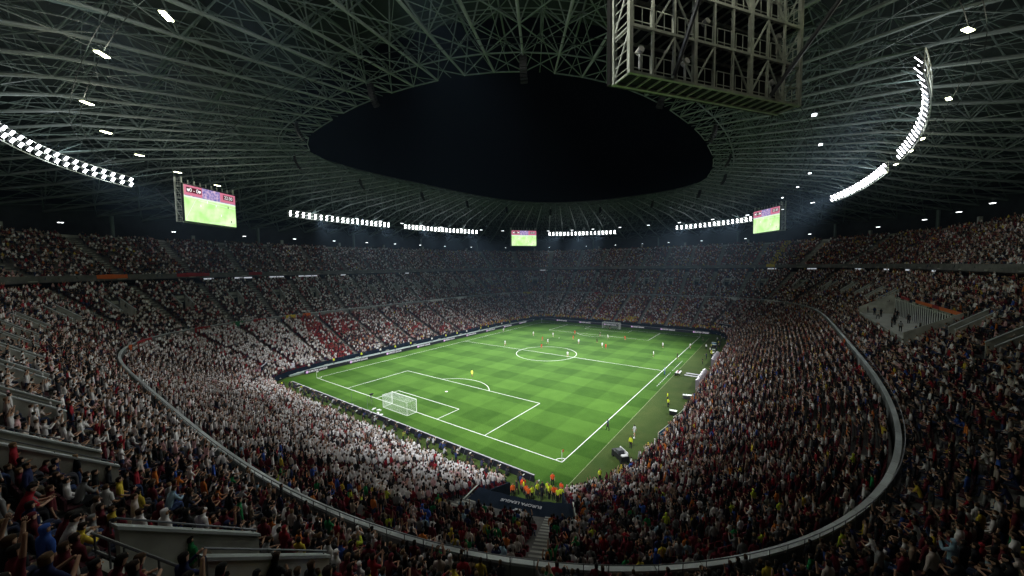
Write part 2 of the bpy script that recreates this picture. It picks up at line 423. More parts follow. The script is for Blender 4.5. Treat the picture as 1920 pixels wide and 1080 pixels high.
tag(b.build('rail_post', M['rail'], par), kind='stuff')
# entrances of the middle tier
def zrow(d): return MZ+(d-MD0)*MR/MT
vseg = sorted(i for i in VOM if (i-277) % 10 == 0 or (i-277) % 10 == 0)
for i in range(NS):
    if (i-277) % 10: continue
    en = ((i-277)//10) % 48
    if i in DECK or (i+1) in DECK or (i+2) in DECK: continue
    u0, u1 = i*SEG, (i+2)*SEG; dA, dB = MD0+VR0*MT, MD0+VR1*MT
    fl = MZ+(VR0-1)*MR
    g = empty('entrance', Pu((u0+u1)/2, dA, fl), cat='entrance', label=('nearest' if en == 0 else 'second' if en == 47 else 'third' if en == 46 else 'fourth' if en == 45 else 'far')+(' concrete walled entrance in the middle tier, counted leftwards from the camera' if en in (0, 45, 46, 47) else ' concrete walled entrance in the middle tier, %d openings %s of the nearest one' % ((en, 'right') if en < 24 else (48-en, 'left'))), group='entrances of the middle tier')
    inv = Matrix.Translation(-Vector(g.location))
    def W(u, d, z): return tuple(Vector(Pu(u, d, z))+inv.translation)
    for u in (u0-.16, u1+.0):
        zf, zb = zrow(dA-.1)+1.2, zrow(dB-.1)+1.35
        q = [(u, dA-.1), (u+.16, dA-.1), (u+.16, dB-.1), (u, dB-.1)]
        v = [W(a, d, fl-.8) for a, d in q]+[W(q[0][0], q[0][1], zf), W(q[1][0], q[1][1], zf), W(q[2][0], q[2][1], zb), W(q[3][0], q[3][1], zb)]
        MB().add(v, [(4, 5, 6, 7), (0, 1, 5, 4), (1, 2, 6, 5), (2, 3, 7, 6), (3, 0, 4, 7)]).build('side_wall', M['concrete'], g)
        q = [(u-.05, dA-.14), (u+.21, dA-.14), (u+.21, dB-.06), (u-.05, dB-.06)]; zz_ = (zf, zf, zb, zb)
        MB().add([W(a, d, z_+.004) for (a, d), z_ in zip(q, zz_)]+[W(a, d, z_+.09) for (a, d), z_ in zip(q, zz_)], [(4, 5, 6, 7), (0, 1, 5, 4), (1, 2, 6, 5), (2, 3, 7, 6), (3, 0, 4, 7), (3, 2, 1, 0)]).build('coping', M['parapet'], g)
        MB().path([W(u+.08, dA-.1, zf+.22), W(u+.08, dB-.1, zb+.22)], .025, 5).tube(W(u+.08, dA, zf), W(u+.08, dA, zf+.24), .02, 4).tube(W(u+.08, (dA+dB)/2, (zf+zb)/2-.1), W(u+.08, (dA+dB)/2, (zf+zb)/2+.22), .02, 4).tube(W(u+.08, dB, zb-.1), W(u+.08, dB, zb+.2), .02, 4).build('handrail', M['rail'], g)
    zt = zrow(dB+.2)+.1
    b = MB(); q = [(u0, dB+.2), (u1, dB+.2), (u1, dB+.4), (u0, dB+.4)]
    b.add([W(a, d, fl+2.1) for a, d in q]+[W(a, d, zt+.5) for a, d in q], [(4, 5, 6, 7), (0, 1, 5, 4), (1, 2, 6, 5), (2, 3, 7, 6), (3, 0, 4, 7), (3, 2, 1, 0)])
    b.build('lintel', M['concrete'], g)
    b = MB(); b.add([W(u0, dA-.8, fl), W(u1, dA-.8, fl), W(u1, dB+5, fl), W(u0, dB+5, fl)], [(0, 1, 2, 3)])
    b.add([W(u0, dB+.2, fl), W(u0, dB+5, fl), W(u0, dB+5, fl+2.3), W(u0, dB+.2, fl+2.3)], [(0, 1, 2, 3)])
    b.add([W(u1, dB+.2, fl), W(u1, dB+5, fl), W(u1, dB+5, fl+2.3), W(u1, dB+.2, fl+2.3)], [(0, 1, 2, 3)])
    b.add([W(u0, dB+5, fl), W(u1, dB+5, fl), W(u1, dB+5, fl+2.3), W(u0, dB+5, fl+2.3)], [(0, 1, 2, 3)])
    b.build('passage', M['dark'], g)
    b = MB()
    for zz in (.75, 1.15): b.path([W(u0-.1, dB+.3, zt+zz), W(u1+.1, dB+.3, zt+zz)], .028, 6)
    for k in range(6):
        uu = u0+(u1-u0)*k/5; b.tube(W(uu, dB+.3, zt+.4), W(uu, dB+.3, zt+1.15), .02, 5)
    b.build('guard_rail', M['rail'], g)
# pale deck with glazed back wall in the right stand
dk = empty('viewing_deck', label='pale open deck with glazed back wall cut into the right stand', cat='deck')
i0, i1 = min(DECK), max(DECK)+1
dz = 15.3; dd0, dd1 = MD0+5*MT, MD0+12*MT; wz = MZ+11*MR+.9
wallring('floor', M['paleconc'], dk, [(dd0, dz-1.6), (dd0, dz), (dd1, dz), (dd1, dz-1.6)], i0, i1)
wallring('back_wall', M['paleconc'], dk, [(dd1-.1, dz), (dd1-.1, wz), (dd1, wz), (dd1, dz)], i0, i1)
for fa, fb, fm in ((i0+1, i0+9, 'orange'), (i0+9, i0+12, 'red'), (i0+12, i0+20, 'orange'), (i0+24, i0+29, 'red'), (i0+33, i1, 'red')):
    wallring('fascia', M[fm], dk, [(dd1-.25, wz+.0), (dd1-.25, wz+.5), (dd1-.12, wz+.5), (dd1-.12, wz+.0)], fa, fb)
for i in range(i0, i1):
    for h in (0,):
        q = [Pu((i+.03)*SEG, dd1-.16, 0), Pu((i+.66)*SEG, dd1-.16, 0)]
        q2 = [Pu((i+.68)*SEG, dd1-.2, 0), Pu((i+1.0)*SEG, dd1-.2, 0)]
        MB().quad((q2[0][0], q2[0][1], dz+.1), (q2[1][0], q2[1][1], dz+.1), (q2[1][0], q2[1][1], wz-.3), (q2[0][0], q2[0][1], wz-.3)).build('mullion', M['white'], dk)
        MB().quad((q[0][0], q[0][1], dz+.1), (q[1][0], q[1][1], dz+.1), (q[1][0], q[1][1], wz-.55), (q[0][0], q[0][1], wz-.55)).build('window', M['glass'], dk)
for i in (i0, i1):
    v = [P3(i, dd0-.3, dz-.5), P3(i, dd1, dz-.5), P3(i, dd1, wz+.9), P3(i, dd0-.3, dz+1.2)]
    w2 = [tuple(Vector(Pu(i*SEG+.2, d, z))) for d, z in ((dd0-.3, dz-.5), (dd1, dz-.5), (dd1, wz+.9), (dd0-.3, dz+1.2))]
    MB().add(v+w2, [(0, 1, 2, 3), (7, 6, 5, 4), (0, 4, 5, 1), (1, 5, 6, 2), (2, 6, 7, 3), (3, 7, 4, 0)]).build('end_wall', M['concrete'], dk)
# suites between middle and upper tier
MTOP = MZ+(MN-1)*MR
MD1 = MD0+MN*MT
wallring('top_walkway', M['step'], mid, [(MD1, MTOP-.3), (MD1, MTOP), (20.6, MTOP), (20.6, MTOP-.3)])
sui = empty('suite_level', label='dark glazed suite level between middle and upper tier', cat='suites')
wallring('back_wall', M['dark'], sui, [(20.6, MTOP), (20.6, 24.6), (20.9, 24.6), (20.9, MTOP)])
lit = {71, 72, 73, 76, 77, 80, 81, 84, 66, 52, 22, 219, 215, 210, 206, 202, 196}
for i in range(0, NS, 2):
    a, c = Pu(i*SEG+.1, 20.5, 0), Pu(i*SEG+2*SEG-.1, 20.5, 0); L_ = (i//2) in lit
    hz = 23.3 if not L_ else 23.95
    MB().quad((a[0], a[1], hz), (c[0], c[1], hz), (c[0], c[1], 24.4), (a[0], a[1], 24.4)).build('suite_window', M['litglass'] if L_ else M['glass'], sui)
upp = empty('upper_stand', label='dim upper tier of the bowl under the roof', cat='grandstand')
UD0, UT, UR, UZ, UN = 18.4, .8, .575, 25.2, 19
for r in range(UN): step_part(upp, UD0+r*UT, UD0+(r+1)*UT, UZ+(r-1)*UR if r else 24.7, UZ+r*UR)
wallring('front_parapet', M['step'], upp, [(18.15, 24.6), (18.15, 26.0), (18.35, 26.0), (18.35, 24.6)])
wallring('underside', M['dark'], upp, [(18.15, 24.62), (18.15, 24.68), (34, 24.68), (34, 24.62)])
stairs(upp, UD0, UT, UZ, UR, UN)
UD1 = UD0+UN*UT; UTOP = UZ+(UN-1)*UR
wallring('rim_wall', M['concrete'], upp, [(UD1, UTOP-.2), (UD1, UTOP+.75), (UD1+.3, UTOP+.75), (UD1+.3, UTOP-.2)])
wallring('rear_concourse', M['dark'], upp, [(UD1+.3, UTOP-.3), (UD1+.3, UTOP-.1), (UD1+9, UTOP-.1), (UD1+9, UTOP-.3)])
fac = empty('outer_facade', label='dark outer wall behind the upper tier rising to the roof', cat='wall')
wallring('wall', M['dark'], fac, [(UD1+9, 0), (UD1+9, 45), (UD1+9.4, 45), (UD1+9.4, 0)])
for k in range(0, NS, 20):
    p = P3(k+7, UD1+1.6, UTOP-.1)
    q = MB().box(-.35, .35, -.45, .45, 0, 2.9).box(-.5, .5, -.6, .6, 0, .3).build('concourse_column', M['paleconc'], label='pale concrete column on the rim behind the upper tier', cat='column', group='columns along the rim')
    q.location = p; q.rotation_euler = (0, 0, math.atan2(BG[(k+7) % NS, 1], BG[(k+7) % NS, 0]))

# ------------------------------------------------------------------ roof
NR = 80
def eqarc(a, b, n, N, off=0.):
    t = np.linspace(0, 2*np.pi, 8001); c, s = np.cos(t), np.sin(t); r = (np.abs(c/a)**n+np.abs(s/b)**n)**(-1/n)
    X = np.stack([r*c, r*s], 1); L = np.r_[0, np.cumsum(np.linalg.norm(np.diff(X, axis=0), axis=1))]
    u = ((np.arange(N)+off) % N)/N*L[-1]
    return np.stack([np.interp(u, L, X[:, 0]), np.interp(u, L, X[:, 1])], 1)
RS = [0, .07, .15, .24, .34, .45, .57, .70, .84, 1.0]
RZ = [(0, 53.6), (.45, 50.2), (.57, 48.0), (.70, 45.9), (1.0, 42.5)]
def rz(s): return float(np.interp(s, [a for a, _ in RZ], [b for _, b in RZ]))
def rh(s): return float(np.interp(s, [0, .07, .3, .6, 1], [1.3, 3.0, 5.6, 7.0, 4.0]))
IN0, OUT0 = eqarc(59.6, 42.5, 2.82, NR), eqarc(130, 108, 3.2, NR)
IN5, OUT5 = eqarc(59.6, 42.5, 2.82, NR, .5), eqarc(130, 108, 3.2, NR, .5)
KN = [(-180, 1.006), (-165, .991), (-150, .995), (-120, 1.0), (-98, 1.02), (-76, 1.012), (-55, .985), (-36, .97), (-15, 1.0), (6, 1.01), (22, .975), (41, .955), (67, .95), (104, .965), (122, 1.0), (137, 1.035), (150, 1.04), (162, 1.018), (170, 1.003), (180, 1.006)]
for A_ in (IN0, IN5):      # the opening as built is not quite a clean oval
    A_ *= np.interp(np.degrees(np.arctan2(A_[:, 1], A_[:, 0])), [a for a, _ in KN], [b for _, b in KN])[:, None]
def Bn(i, k): i %= NR; s = RS[k]; p = IN0[i]*(1-s)+OUT0[i]*s; return (p[0], p[1], rz(s))
def Tn(i, k):
    i %= NR; s = (RS[k]+RS[k+1])/2 if k < len(RS)-1 else 1.0
    if k == 0: s = .062 if i % 2 else .045
    s = max(s, .015); p = IN5[i]*(1-s)+OUT5[i]*s; return (p[0], p[1], rz(s)+rh(s))
K = len(RS)
roof = empty('stadium_roof', label='huge dark roof of welded steel tube trusses round an open oval', cat='roof')
for i in range(NR):
    b = MB()
    for k in range(K-1): b.tube(Bn(i, k), Bn(i, k+1), .14+.02*k, 6)
    b.build('bottom_chord', M['chord'], roof)
    b = MB()
    for k in range(K-2): b.tube(Tn(i, k), Tn(i, k+1), .13, 5)
    b.build('top_chord', M['steel'], roof)
    b = MB()
    for k in range(K-1):
        T = Tn(i, k); r = .07+.008*k
        for q in (Bn(i, k), Bn(i+1, k), Bn(i, k+1), Bn(i+1, k+1)): b.tube(q, T, r, 5)
        if k > 0: b.tube(T, Tn(i+1, k), .07, 5)
        if k in (1, 7) or (k == 0 and i % 3 != 2): b.tube(Bn(i, k), Bn(i+1, k), .10, 5)
        b.tube(Bn(i, k), Bn(i+1, k+1), .075 if (k+i) % 2 else .045, 4); b.tube(Bn(i+1, k), Bn(i, k+1), .045 if (k+i) % 2 else .075, 4)
        if k < K-2:
            hb = [(p+q)/2 for p, q in zip(Bn(i, k), Bn(i+1, k))]; hc = [(p+q)/2 for p, q in zip(Bn(i, k+1), Bn(i+1, k+1))]
            b.tube(hb, hc, .05, 4); b.tube(hc, T, .04, 4)
        if k < K-2: b.tube(T, Tn(i+1, k+1) if (i+k) % 2 else Tn(i-1, k+1), .06, 4)
    b.build('web_bracing', M['steel'], roof)
v = []
SS = [.082]+[q for q in RS if q > .1]
for i in range(NR):
    for s in SS:
        p = IN5[i]*(1-s)+OUT5[i]*s; v.append((p[0], p[1], rz(s)+rh(s)+.5))
n = len(SS)
cl = MB().add(v, [(i*n+k, ((i+1) % NR)*n+k, ((i+1) % NR)*n+k+1, i*n+k+1) for i in range(NR) for k in range(n-1)]).build('cladding', M['clad'], roof)
# purlins under the cladding
for k in range(1, K-1):
    for h in (0.33, .66):
        s = RS[k]*(1-h)+RS[k+1]*h; b = MB()
        for i in range(NR):
            p = IN5[i]*(1-s)+OUT5[i]*s; q = IN5[(i+1) % NR]*(1-s)+OUT5[(i+1) % NR]*s; z = rz(s)+rh(s)+.3
            b.tube((p[0], p[1], z), (q[0], q[1], z), .06, 4)
        b.build('purlin', M['steel'], roof)
# catwalk hoops carrying the ceiling lights
for (a, bb, nn, z) in ((89.5, 74.6, 2.7, 46.2), (76, 60.6, 2.7, 46.6)):
    b = MB(); pts = [(*sell(R(t), a, bb, nn), z) for t in range(0, 361, 2)]
    pt2 = [(*sell(R(t), a+.9, bb+.9, nn), z) for t in range(0, 361, 2)]
    b.path(pts, .035, 4); b.path(pt2, .035, 4)
    for p, q in zip(pts[::3], pt2[::3]): b.tube(p, q, .03, 4)
    b.build('catwalk', M['clad'], roof)
for i in range(0, NR, 4):      # big columns from stand to roof
    p = OUT0[i]*.97+IN0[i]*.03
    q = MB().tube((0, 0, 0), (0, 0, 42.6), .45, 10).build('roof_column', M['steel'], roof); q.location = (p[0]*.985, p[1]*.985, 0)

# ------------------------------------------------------------------ floodlights
ORD = 'first second third fourth fifth sixth seventh eighth ninth tenth eleventh twelfth thirteenth fourteenth fifteenth sixteenth seventeenth eighteenth nineteenth twentieth'.split()
fh = MB().box(-.42, .42, -.16, .1, -.42, .42).box(-.5, .5, -.22, -.16, -.06, .06).mesh('housing', M['rail'])
fl = MB()
for cx in (-.2, .2):
    for cz in (-.2, .2): fl.box(cx-.165, cx+.165, .1, .16, cz-.165, cz+.165)
fl = fl.mesh('lens', M['lamp'])
for (a0, a1, nm) in ARCS:
    cnt = 20 if (a1-a0) > 25 else 18
    bar = empty('floodlight_gantry', (0, 0, 0), label='curved steel bar carrying the %s bank of floodlights' % nm, cat='gantry', group='floodlight gantries')
    b = MB(); P0 = []
    for k in range(cnt+1):
        th = R(a0-.4+(a1-a0+.8)*k/cnt); P0.append((*sell(th, FA+.35, FB+.35, FN), FZ))
    for z in (-1.05, 0, 1.05): b.path([(p[0], p[1], p[2]+z) for p in P0], .06, 5)
    for p in P0: b.tube((p[0], p[1], p[2]-1.05), (p[0], p[1], p[2]+1.05), .04, 4)
    b.build('rail', M['gsteel'], bar)
    for k in range(0, cnt+1, 4):
        p = P0[k]; b = MB(); b.tube((p[0], p[1], p[2]+1.0), (p[0]*.97, p[1]*.97, p[2]+2.9), .06, 5)
        b.tube((p[0], p[1], p[2]+1.0), (p[0]*.93, p[1]*.93, p[2]+2.6), .09, 5)
        b.build('strut', M['steel'], bar)
    for k in range(cnt):
        th = R(a0+(a1-a0)*k/(cnt-1)); x, y = sell(th, FA, FB, FN)
        for row in (0, 1):
            g = empty('floodlight', (x, y, FZ+(.47 if row else -.47)), cat='floodlight', label='white floodlight, %s row, %s from the right end of the %s roof bank' % ('upper' if row else 'lower', ORD[k], nm), group='floodlights of the %s bank' % nm)
            d = Vector((x*.35, y*.1, 0))-g.location
            g.rotation_euler = d.to_track_quat('Y', 'Z').to_euler()
            g.scale = (.86,)*3
            link(bpy.data.objects.new('housing', fh), g); link(bpy.data.objects.new('lens', fl), g)
# ------------------------------------------------------------------ ceiling lights
def ceil_light(p, rz_, m, label, group, n=3, s=1., power=0, col=(1, 1, .8)):
    g = empty('ceiling_light', p, rz_, label=label, cat='ceiling light', group=group)
    MB().box(-.75*s, .75*s, -.07, .07, 0, .12).tube((0, 0, .1), (0, 0, .8), .03, 5).build('bracket', M['rail'], g)
    for k in range(n):
        x = (k-(n-1)/2)*.55*s
        MB().box(x-.2*s, x+.2*s, -.28*s, .28*s, -.1, -.02).build('lamp_panel', m, g)
    if power:
        ld = bpy.data.lights.new('ceiling_glow', 'POINT'); ld.energy = power; ld.color = col; ld.shadow_soft_size = .4
        lo = bpy.data.objects.new('ceiling_glow', ld); link(lo, g); lo.location = (0, 0, -.5)
fill_lamps = [(-82.0, -33.5), (-79.0, -44.0), (-70.5, -56.5), (-60.5, -63.5)]  # lamps added out of view to brighten the near screen's back frame
near = [(-87.3, -19.5), (-89.5, -8.5), (-89.2, 6.7), (-86.6, 18), (-81.8, 28.7), (-75.2, 37.9), (-66.8, 46)]
right = [(-46.8, -69.5), (-28.1, -73), (-9.1, -74.9), (-1, -75.2), (9.8, -75.3), (18, -75)]
for i, (x, y) in enumerate(near+right): ceil_light((x, y, 45.95), math.atan2(y, x)+R(90 if i > 6 else 40), M['ceil'], 'warm triple ceiling light, %s from the camera over the %s stand' % (ORD[i % 7], 'left' if i < 7 else 'right'), 'warm ceiling lights', s=.75, power=(550 if i < 7 else 220), col=(1, .98, .8))
for i, (x, y) in enumerate(fill_lamps): ceil_light((x, y, 45.95 if i % 3 == 0 else 47.5), math.atan2(y, x), M['ceil'], 'unseen warm lamp added above the camera to light the screen back, %s of four' % ORD[i], 'warm ceiling lights', s=.75, power=(0, 1900, 300, 0)[i], col=(1, .98, .8))
for (x, y) in [(-32.1, -60.4), (-15.8, -62.1), (7.9, -61.9), (24.4, -60.3), (40.6, -57.2)]:
    ceil_light((x, y, 45.95), 0, M['ceilw'], 'small pale ceiling light inside the right bank of floodlights', 'inner ceiling lights', n=2, s=.9)
for t in list(range(22, 122, 8))+list(range(-66, 22, 9)):
    x, y = sell(R(t), 89.5, 75, 2.7)
    ceil_light((x, y, 45.95), R(t+90), M['ceilw'], 'small bright ceiling light below the far roof', 'far ceiling lights', s=.8)
for i in range(0, NS, 13):
    p = P3(i+4, 24.5, 38.3)
    if -150 < math.degrees(math.atan2(p[1], p[0])) < -115: continue
    ceil_light(p, R(i), M['ceilw'], 'small pair of lamps hanging over the upper tier', 'lamps over the upper tier', n=2, s=.9, power=110 if i % 2 else 0, col=(.9, .95, 1))

# ------------------------------------------------------------------ line array loudspeakers near the open oval
for k in range(16):
    s = .06; i = k*5+2; p = IN0[i]*(1-s)+OUT0[i]*s
    g = empty('loudspeaker_array', (p[0], p[1], 53.2), math.atan2(p[1], p[0]), label='black curved line of loudspeakers hanging near the roof opening', cat='loudspeaker', group='loudspeaker arrays round the roof opening')
    for q in range(9):
        a = q*.11; o = MB().box(-.25, .25, -.45, .45, -.17, .14).build('cabinet', M['black'], g); o.location = (-.05-q*q*.016, 0, -.2-q*.32); o.rotation_euler = (0, a, 0)
    MB().tube((0, 0, 0), (0, 0, 1.2), .05, 5).build('hanger', M['rail'], g)

# ------------------------------------------------------------------ big screens
def screenmat():
    m, nt, b = nodes('screen_picture'); L = nt.links.new
    tc = nt.nodes.new('ShaderNodeTexCoord'); n = nt.nodes.new('ShaderNodeTexNoise'); n.inputs['Scale'].default_value = .35
    L(tc.outputs['Object'], n.inputs['Vector'])
    r = nt.nodes.new('ShaderNodeValToRGB'); r.color_ramp.elements[0].color = (.42, .78, .24, 1); r.color_ramp.elements[0].position = .35
    r.color_ramp.elements[1].color = (.72, .98, .52, 1); r.color_ramp.elements[1].position = .65
    L(n.outputs[0], r.inputs[0]); L(r.outputs[0], b.inputs['Emission Color']); b.inputs['Emission Strength'].default_value = 1.2
    b.inputs['Base Color'].default_value = (.02, .02, .02, 1); m.cycles.emission_sampling = 'NONE'; return m
def crowdmat():
    m, nt, b = nodes('screen_crowd'); L = nt.links.new
    tc = nt.nodes.new('ShaderNodeTexCoord'); n = nt.nodes.new('ShaderNodeTexNoise'); n.inputs['Scale'].default_value = 1.6; n.inputs['Detail'].default_value = 6
    L(tc.outputs['Object'], n.inputs['Vector'])
    r = nt.nodes.new('ShaderNodeValToRGB'); e = r.color_ramp.elements
    e[0].color = (.16, .14, .45, 1); e[0].position = .38; e[1].color = (.85, .6, .75, 1); e[1].position = .66
    x = e.new(.5); x.color = (.42, .32, .62, 1)
    L(n.outputs[0], r.inputs[0]); L(r.outputs[0], b.inputs['Emission Color']); b.inputs['Emission Strength'].default_value = .85
    b.inputs['Base Color'].default_value = (.02, .02, .02, 1); m.cycles.emission_sampling = 'NONE'; return m
M['scrg'] = screenmat(); M['scrc'] = crowdmat()
M['scrbox'] = mat('score_box', (.02, 0, .005), .5, var=0, emit=(.07, .003, .012), es=1.)
M['scrpink'] = mat('screen_pink', (.1, .02, .03), .5, var=0, emit=(.75, .22, .33), es=.8)
M['scrtxt'] = mat('screen_white', (.2, .2, .2), .5, var=0, emit=(1, 1, 1), es=1.)
M['scrline'] = mat('screen_pale', (.2, .2, .2), .5, var=0, emit=(.78, .95, .72), es=1.)
WS, HS, DS = 14.2, 8.0, 1.5
def bigscreen(cx, cy, label, front=True):
    """local x along the screen, local -y towards the pitch, origin at the bottom of the picture"""
    ang = math.atan2(cy, cx)
    dirx = R(-34)*(1 if cx*cy > 0 else -1)
    g = empty('video_screen', (cx, cy, 37.8), 0, label=label, cat='screen', group='video screens hung in the roof corners')
    rz_ = dirx
    n = Vector((math.sin(rz_), -math.cos(rz_), 0))     # local -y
    if n.dot(Vector((-cx, -cy, 0))) < 0: rz_ += math.pi
    g.rotation_euler = (0, 0, rz_)
    h = WS/2
    MB().box(-h-.25, h+.25, 0, .35, -.1, HS+.25).build('casing', M['black'], g)
    MB().box(-h, h, -.03, 0, 0, HS).build('display', M['scrg'], g)
    MB().box(-h, h, -.045, -.031, HS*.70, HS).build('crowd_picture', M['scrc'], g)
    MB().box(-h, h, -.058, -.046, HS*.66, HS*.70).build('picture_line', M['scrline'], g)
    for (x0, x1) in ((-h, -h+4.6), (h-4.6, h)): MB().box(x0, x1, -.058, -.046, HS*.72, HS).build('score_banner', M['scrpink'], g)
    MB().box(-h+.6, -h+4.4, -.072, -.059, HS*.80, HS*.945).build('score_box', M['scrbox'], g)
    MB().box(h-3.7, h-.6, -.072, -.059, HS*.80, HS*.945).build('clock_box', M['scrbox'], g)
    text('score', '0 - 0', 1.25, M['scrtxt'], g, (-h+2.5, -.08, HS*.87), (R(90), 0, 0))
    text('clock', '22:30', 1.15, M['scrtxt'], g, (h-2.15, -.08, HS*.87), (R(90), 0, 0))
    for x in (-h+1.05, -h+3.95):
        MB().add([(x-.3, -.075, HS*.90), (x+.3, -.075, HS*.90), (x+.3, -.075, HS*.86), (x, -.075, HS*.815), (x-.3, -.075, HS*.86), (x-.3, -.08, HS*.90), (x+.3, -.08, HS*.90), (x+.3, -.08, HS*.86), (x, -.08, HS*.815), (x-.3, -.08, HS*.86)], [(5, 6, 7, 8, 9), (0, 1, 6, 5)]).build('shield', M['scrtxt'], g)
    # television picture: pitch lines and a few tiny players
    b = MB()
    for (xa, za, xb, zb) in ((-h+.2, .5, -h+2.8, 4.9), (-1, .2, h-.3, 1.0), (-h+3.5, 5.0, h, 4.5)):
        d = Vector((xb-xa, 0, zb-za)).normalized(); nn_ = Vector((-d.z, 0, d.x))*.06
        b.quad((xa-nn_.x, -.036, za-nn_.z), (xb-nn_.x, -.036, zb-nn_.z), (xb+nn_.x, -.036, zb+nn_.z), (xa+nn_.x, -.036, za+nn_.z))
    b.build('pictured_line', M['scrline'], g)
    for (x, z) in ((-3, 3.6), (1.2, 4.2), (2.6, 2.1), (4.8, 4.4), (5.6, .9), (-1.2, 4.7)):
        MB().box(x-.12, x+.12, -.036, -.0305, z, z+.55).build('pictured_player', M['scrtxt'] if x < 3 else M['red'], g)
    # steel back frame with walkways
    y0, y1 = .4, .4+DS; H = 9.6; nb = 9; S = M['gsteel']
    for k in range(nb+1):
        x = -h+WS*k/nb
        for y in ((y0, y1) if k in (0, nb) else (y1,)):
            w_ = .12 if k in (0, 3, 6, nb) else .07
            MB().box(x-w_, x+w_, y-w_, y+w_, -.2, H).build('post', S, g)
    for lv in range(4):
        z = lv*2.6-.2
        b = MB()
        for y in (y0, y1):
            b.box(-h, h, y-.09, y+.09, z+.003, z+.16); 
        for k in range(2*nb+1): x = -h+WS*k/(2*nb); b.box(x-.04, x+.04, y0+.09, y1-.09, z+.02, z+.12)
        b.build('walkway_beam', S, g)
        if lv < 3: MB().box(-h+.05, h-.05, y0+.1, y1-.1, z+.125, z+.155).build('grating', M['dark'], g)
        for k in range(nb):
            xa = -h+WS*(k+.13)/nb; xb = -h+WS*(k+.87)/nb; b = MB()
            for zz in (.35, 1.15): b.tube((xa, y1+.05, z+zz), (xb, y1+.05, z+zz), .028, 5)
            for xx in (xa, (xa+xb)/2, xb): b.tube((xx, y1+.05, z+.16), (xx, y1+.05, z+1.15), .028, 5)
            b.build('railing', S, g)
        if lv < 3:
            for k, (ka, kb) in enumerate(((2, 1), (2, 3), (4, 3), (5, 6), (7, 6), (7, 8))):
                if lv == 1 and k in (2, 3): continue
                MB().tube((-h+WS*ka/nb, y1, z+2.55), (-h+WS*kb/nb, y1, z+.15), .07, 6).build('diagonal', S, g)
    for x in (-h, h):
        b = MB()
        for q in range(18): z = .2+q*.52; b.tube((x, y0, z), (x, y1, z+.0), .035, 5)
        for q in range(3): b.tube((x, y0, q*2.6), (x, y1, q*2.6+2.4), .06, 6)
        b.build('end_ladder', S, g)
    for x, tp in ((4.0, (3.7, y1+4.2, 8.4)), (-4.2, (-6.0, y1+5.4, 7.2))):
        MB().tube((x, y1+.1, .1), tp, .13, 8).build('brace', M['rail'], g)
    for x in (-h, -h/3, h/3, h):
        MB().tube((x, y1, H-.1), (x, y1+.6, H+3.5), .09, 6).build('hanger', M['steel'], g)
    for (x, z) in ((-h+1.9, 4.2), (-h+2.4, 1.1), (-h+9.9, 1.2), (-h+8.3, 3.9), (h-.9, 1.3)):
        MB().tube((x, y1-.45, z), (x, y1-.1, z+.1), .2, 10).tube((x, y1-.3, z-1.0), (x, y1-.3, z), .07, 8).build('spotlight', M['paleconc'] if z > 2 else M['white'], g)
    return g
bigscreen(-66.72, -52.53, 'back frame and walkways of the nearest screen hanging at the top right')
bigscreen(-66.2, 53.0, 'large lit screen showing a green pitch over the left corner')
bigscreen(68.6, 54.6, 'lit screen facing the camera over the farthest corner')
bigscreen(64.8, -52.6, 'lit screen seen at an angle over the far right corner')

# ------------------------------------------------------------------ corner tunnels, cover, dugouts, barriers
# dark cover over the near corner seats, lettered towards the pitch
cv = empty('tunnel_cover', (0, 0, 0), label='dark navy fabric cover with white lettering over the near corner tunnel', cat='cover')
uc = PER*.5+0; 
uu = 310.0
def cpt(u, d, h=.5):
    r = (d-LD0)/LT; return Pu(u, d, LZ+max(r, 0)*LR+h+.9)
v = []; NU, ND = 22, 6
D0, D1 = -16.3, -12.3
for a in range(NU+1):
    for c in range(ND+1):
        dd = D0+(D1-D0)*c/ND; u_ = U0+(U1-U0)*a/NU
        p = Pu(u_, dd, 4.7); v.append((p[0], p[1], p[2]-.05*math.sin(c/ND*math.pi)+.03*math.sin(a*1.7)))
f = [(a*(ND+1)+c, (a+1)*(ND+1)+c, (a+1)*(ND+1)+c+1, a*(ND+1)+c+1) for a in range(NU) for c in range(ND)]
MB().add(v, f).build('sheet', M['navy'], cv)
pm, gm = base((U0+U1)/2-1.5)
cm = cpt((U0+U1)/2-1.5, -17.0)
ta = math.atan2(-gm[1], -gm[0])-math.pi/2
slope = math.atan2(LR, LT)
def covtext(nm, s, size, d):
    p = Pu((U0+U1)/2-1.0, d, 4.62)
    return text(nm, s, size, M['ink'], cv, (p[0], p[1], p[2]+.14), (0, 0, ta+math.pi), .01)
covtext('lettering', 'EUROPA LEAGUE', .52, -15.4)
b = MB()
q0 = Vector(Pu((U0+U1)/2-1.0, -14.0, 4.77)); Tg = Vector((-gm[1], gm[0], 0)); Gg = Vector((gm[0], gm[1], 0))
for s_ in range(14):
    a0, a1 = 2*math.pi*s_/14, 2*math.pi*(s_+1)/14
    b.tube(q0+Tg*.5*math.cos(a0)+Gg*.45*math.sin(a0), q0+Tg*.5*math.cos(a1)+Gg*.45*math.sin(a1), .05, 4)
b.tube(q0-Tg*.3-Gg*.5, q0+Tg*.3-Gg*.5, .06, 4); b.build('emblem', M['ink'], cv)
for (u_, lb) in ((U0-.3, ''), (U1+.3, '')):
    MB().path([Pu(u_, D0, 4.8), Pu(u_, D1, 4.8)], .07, 6).build('edge_rail', M['gsteel'], cv)
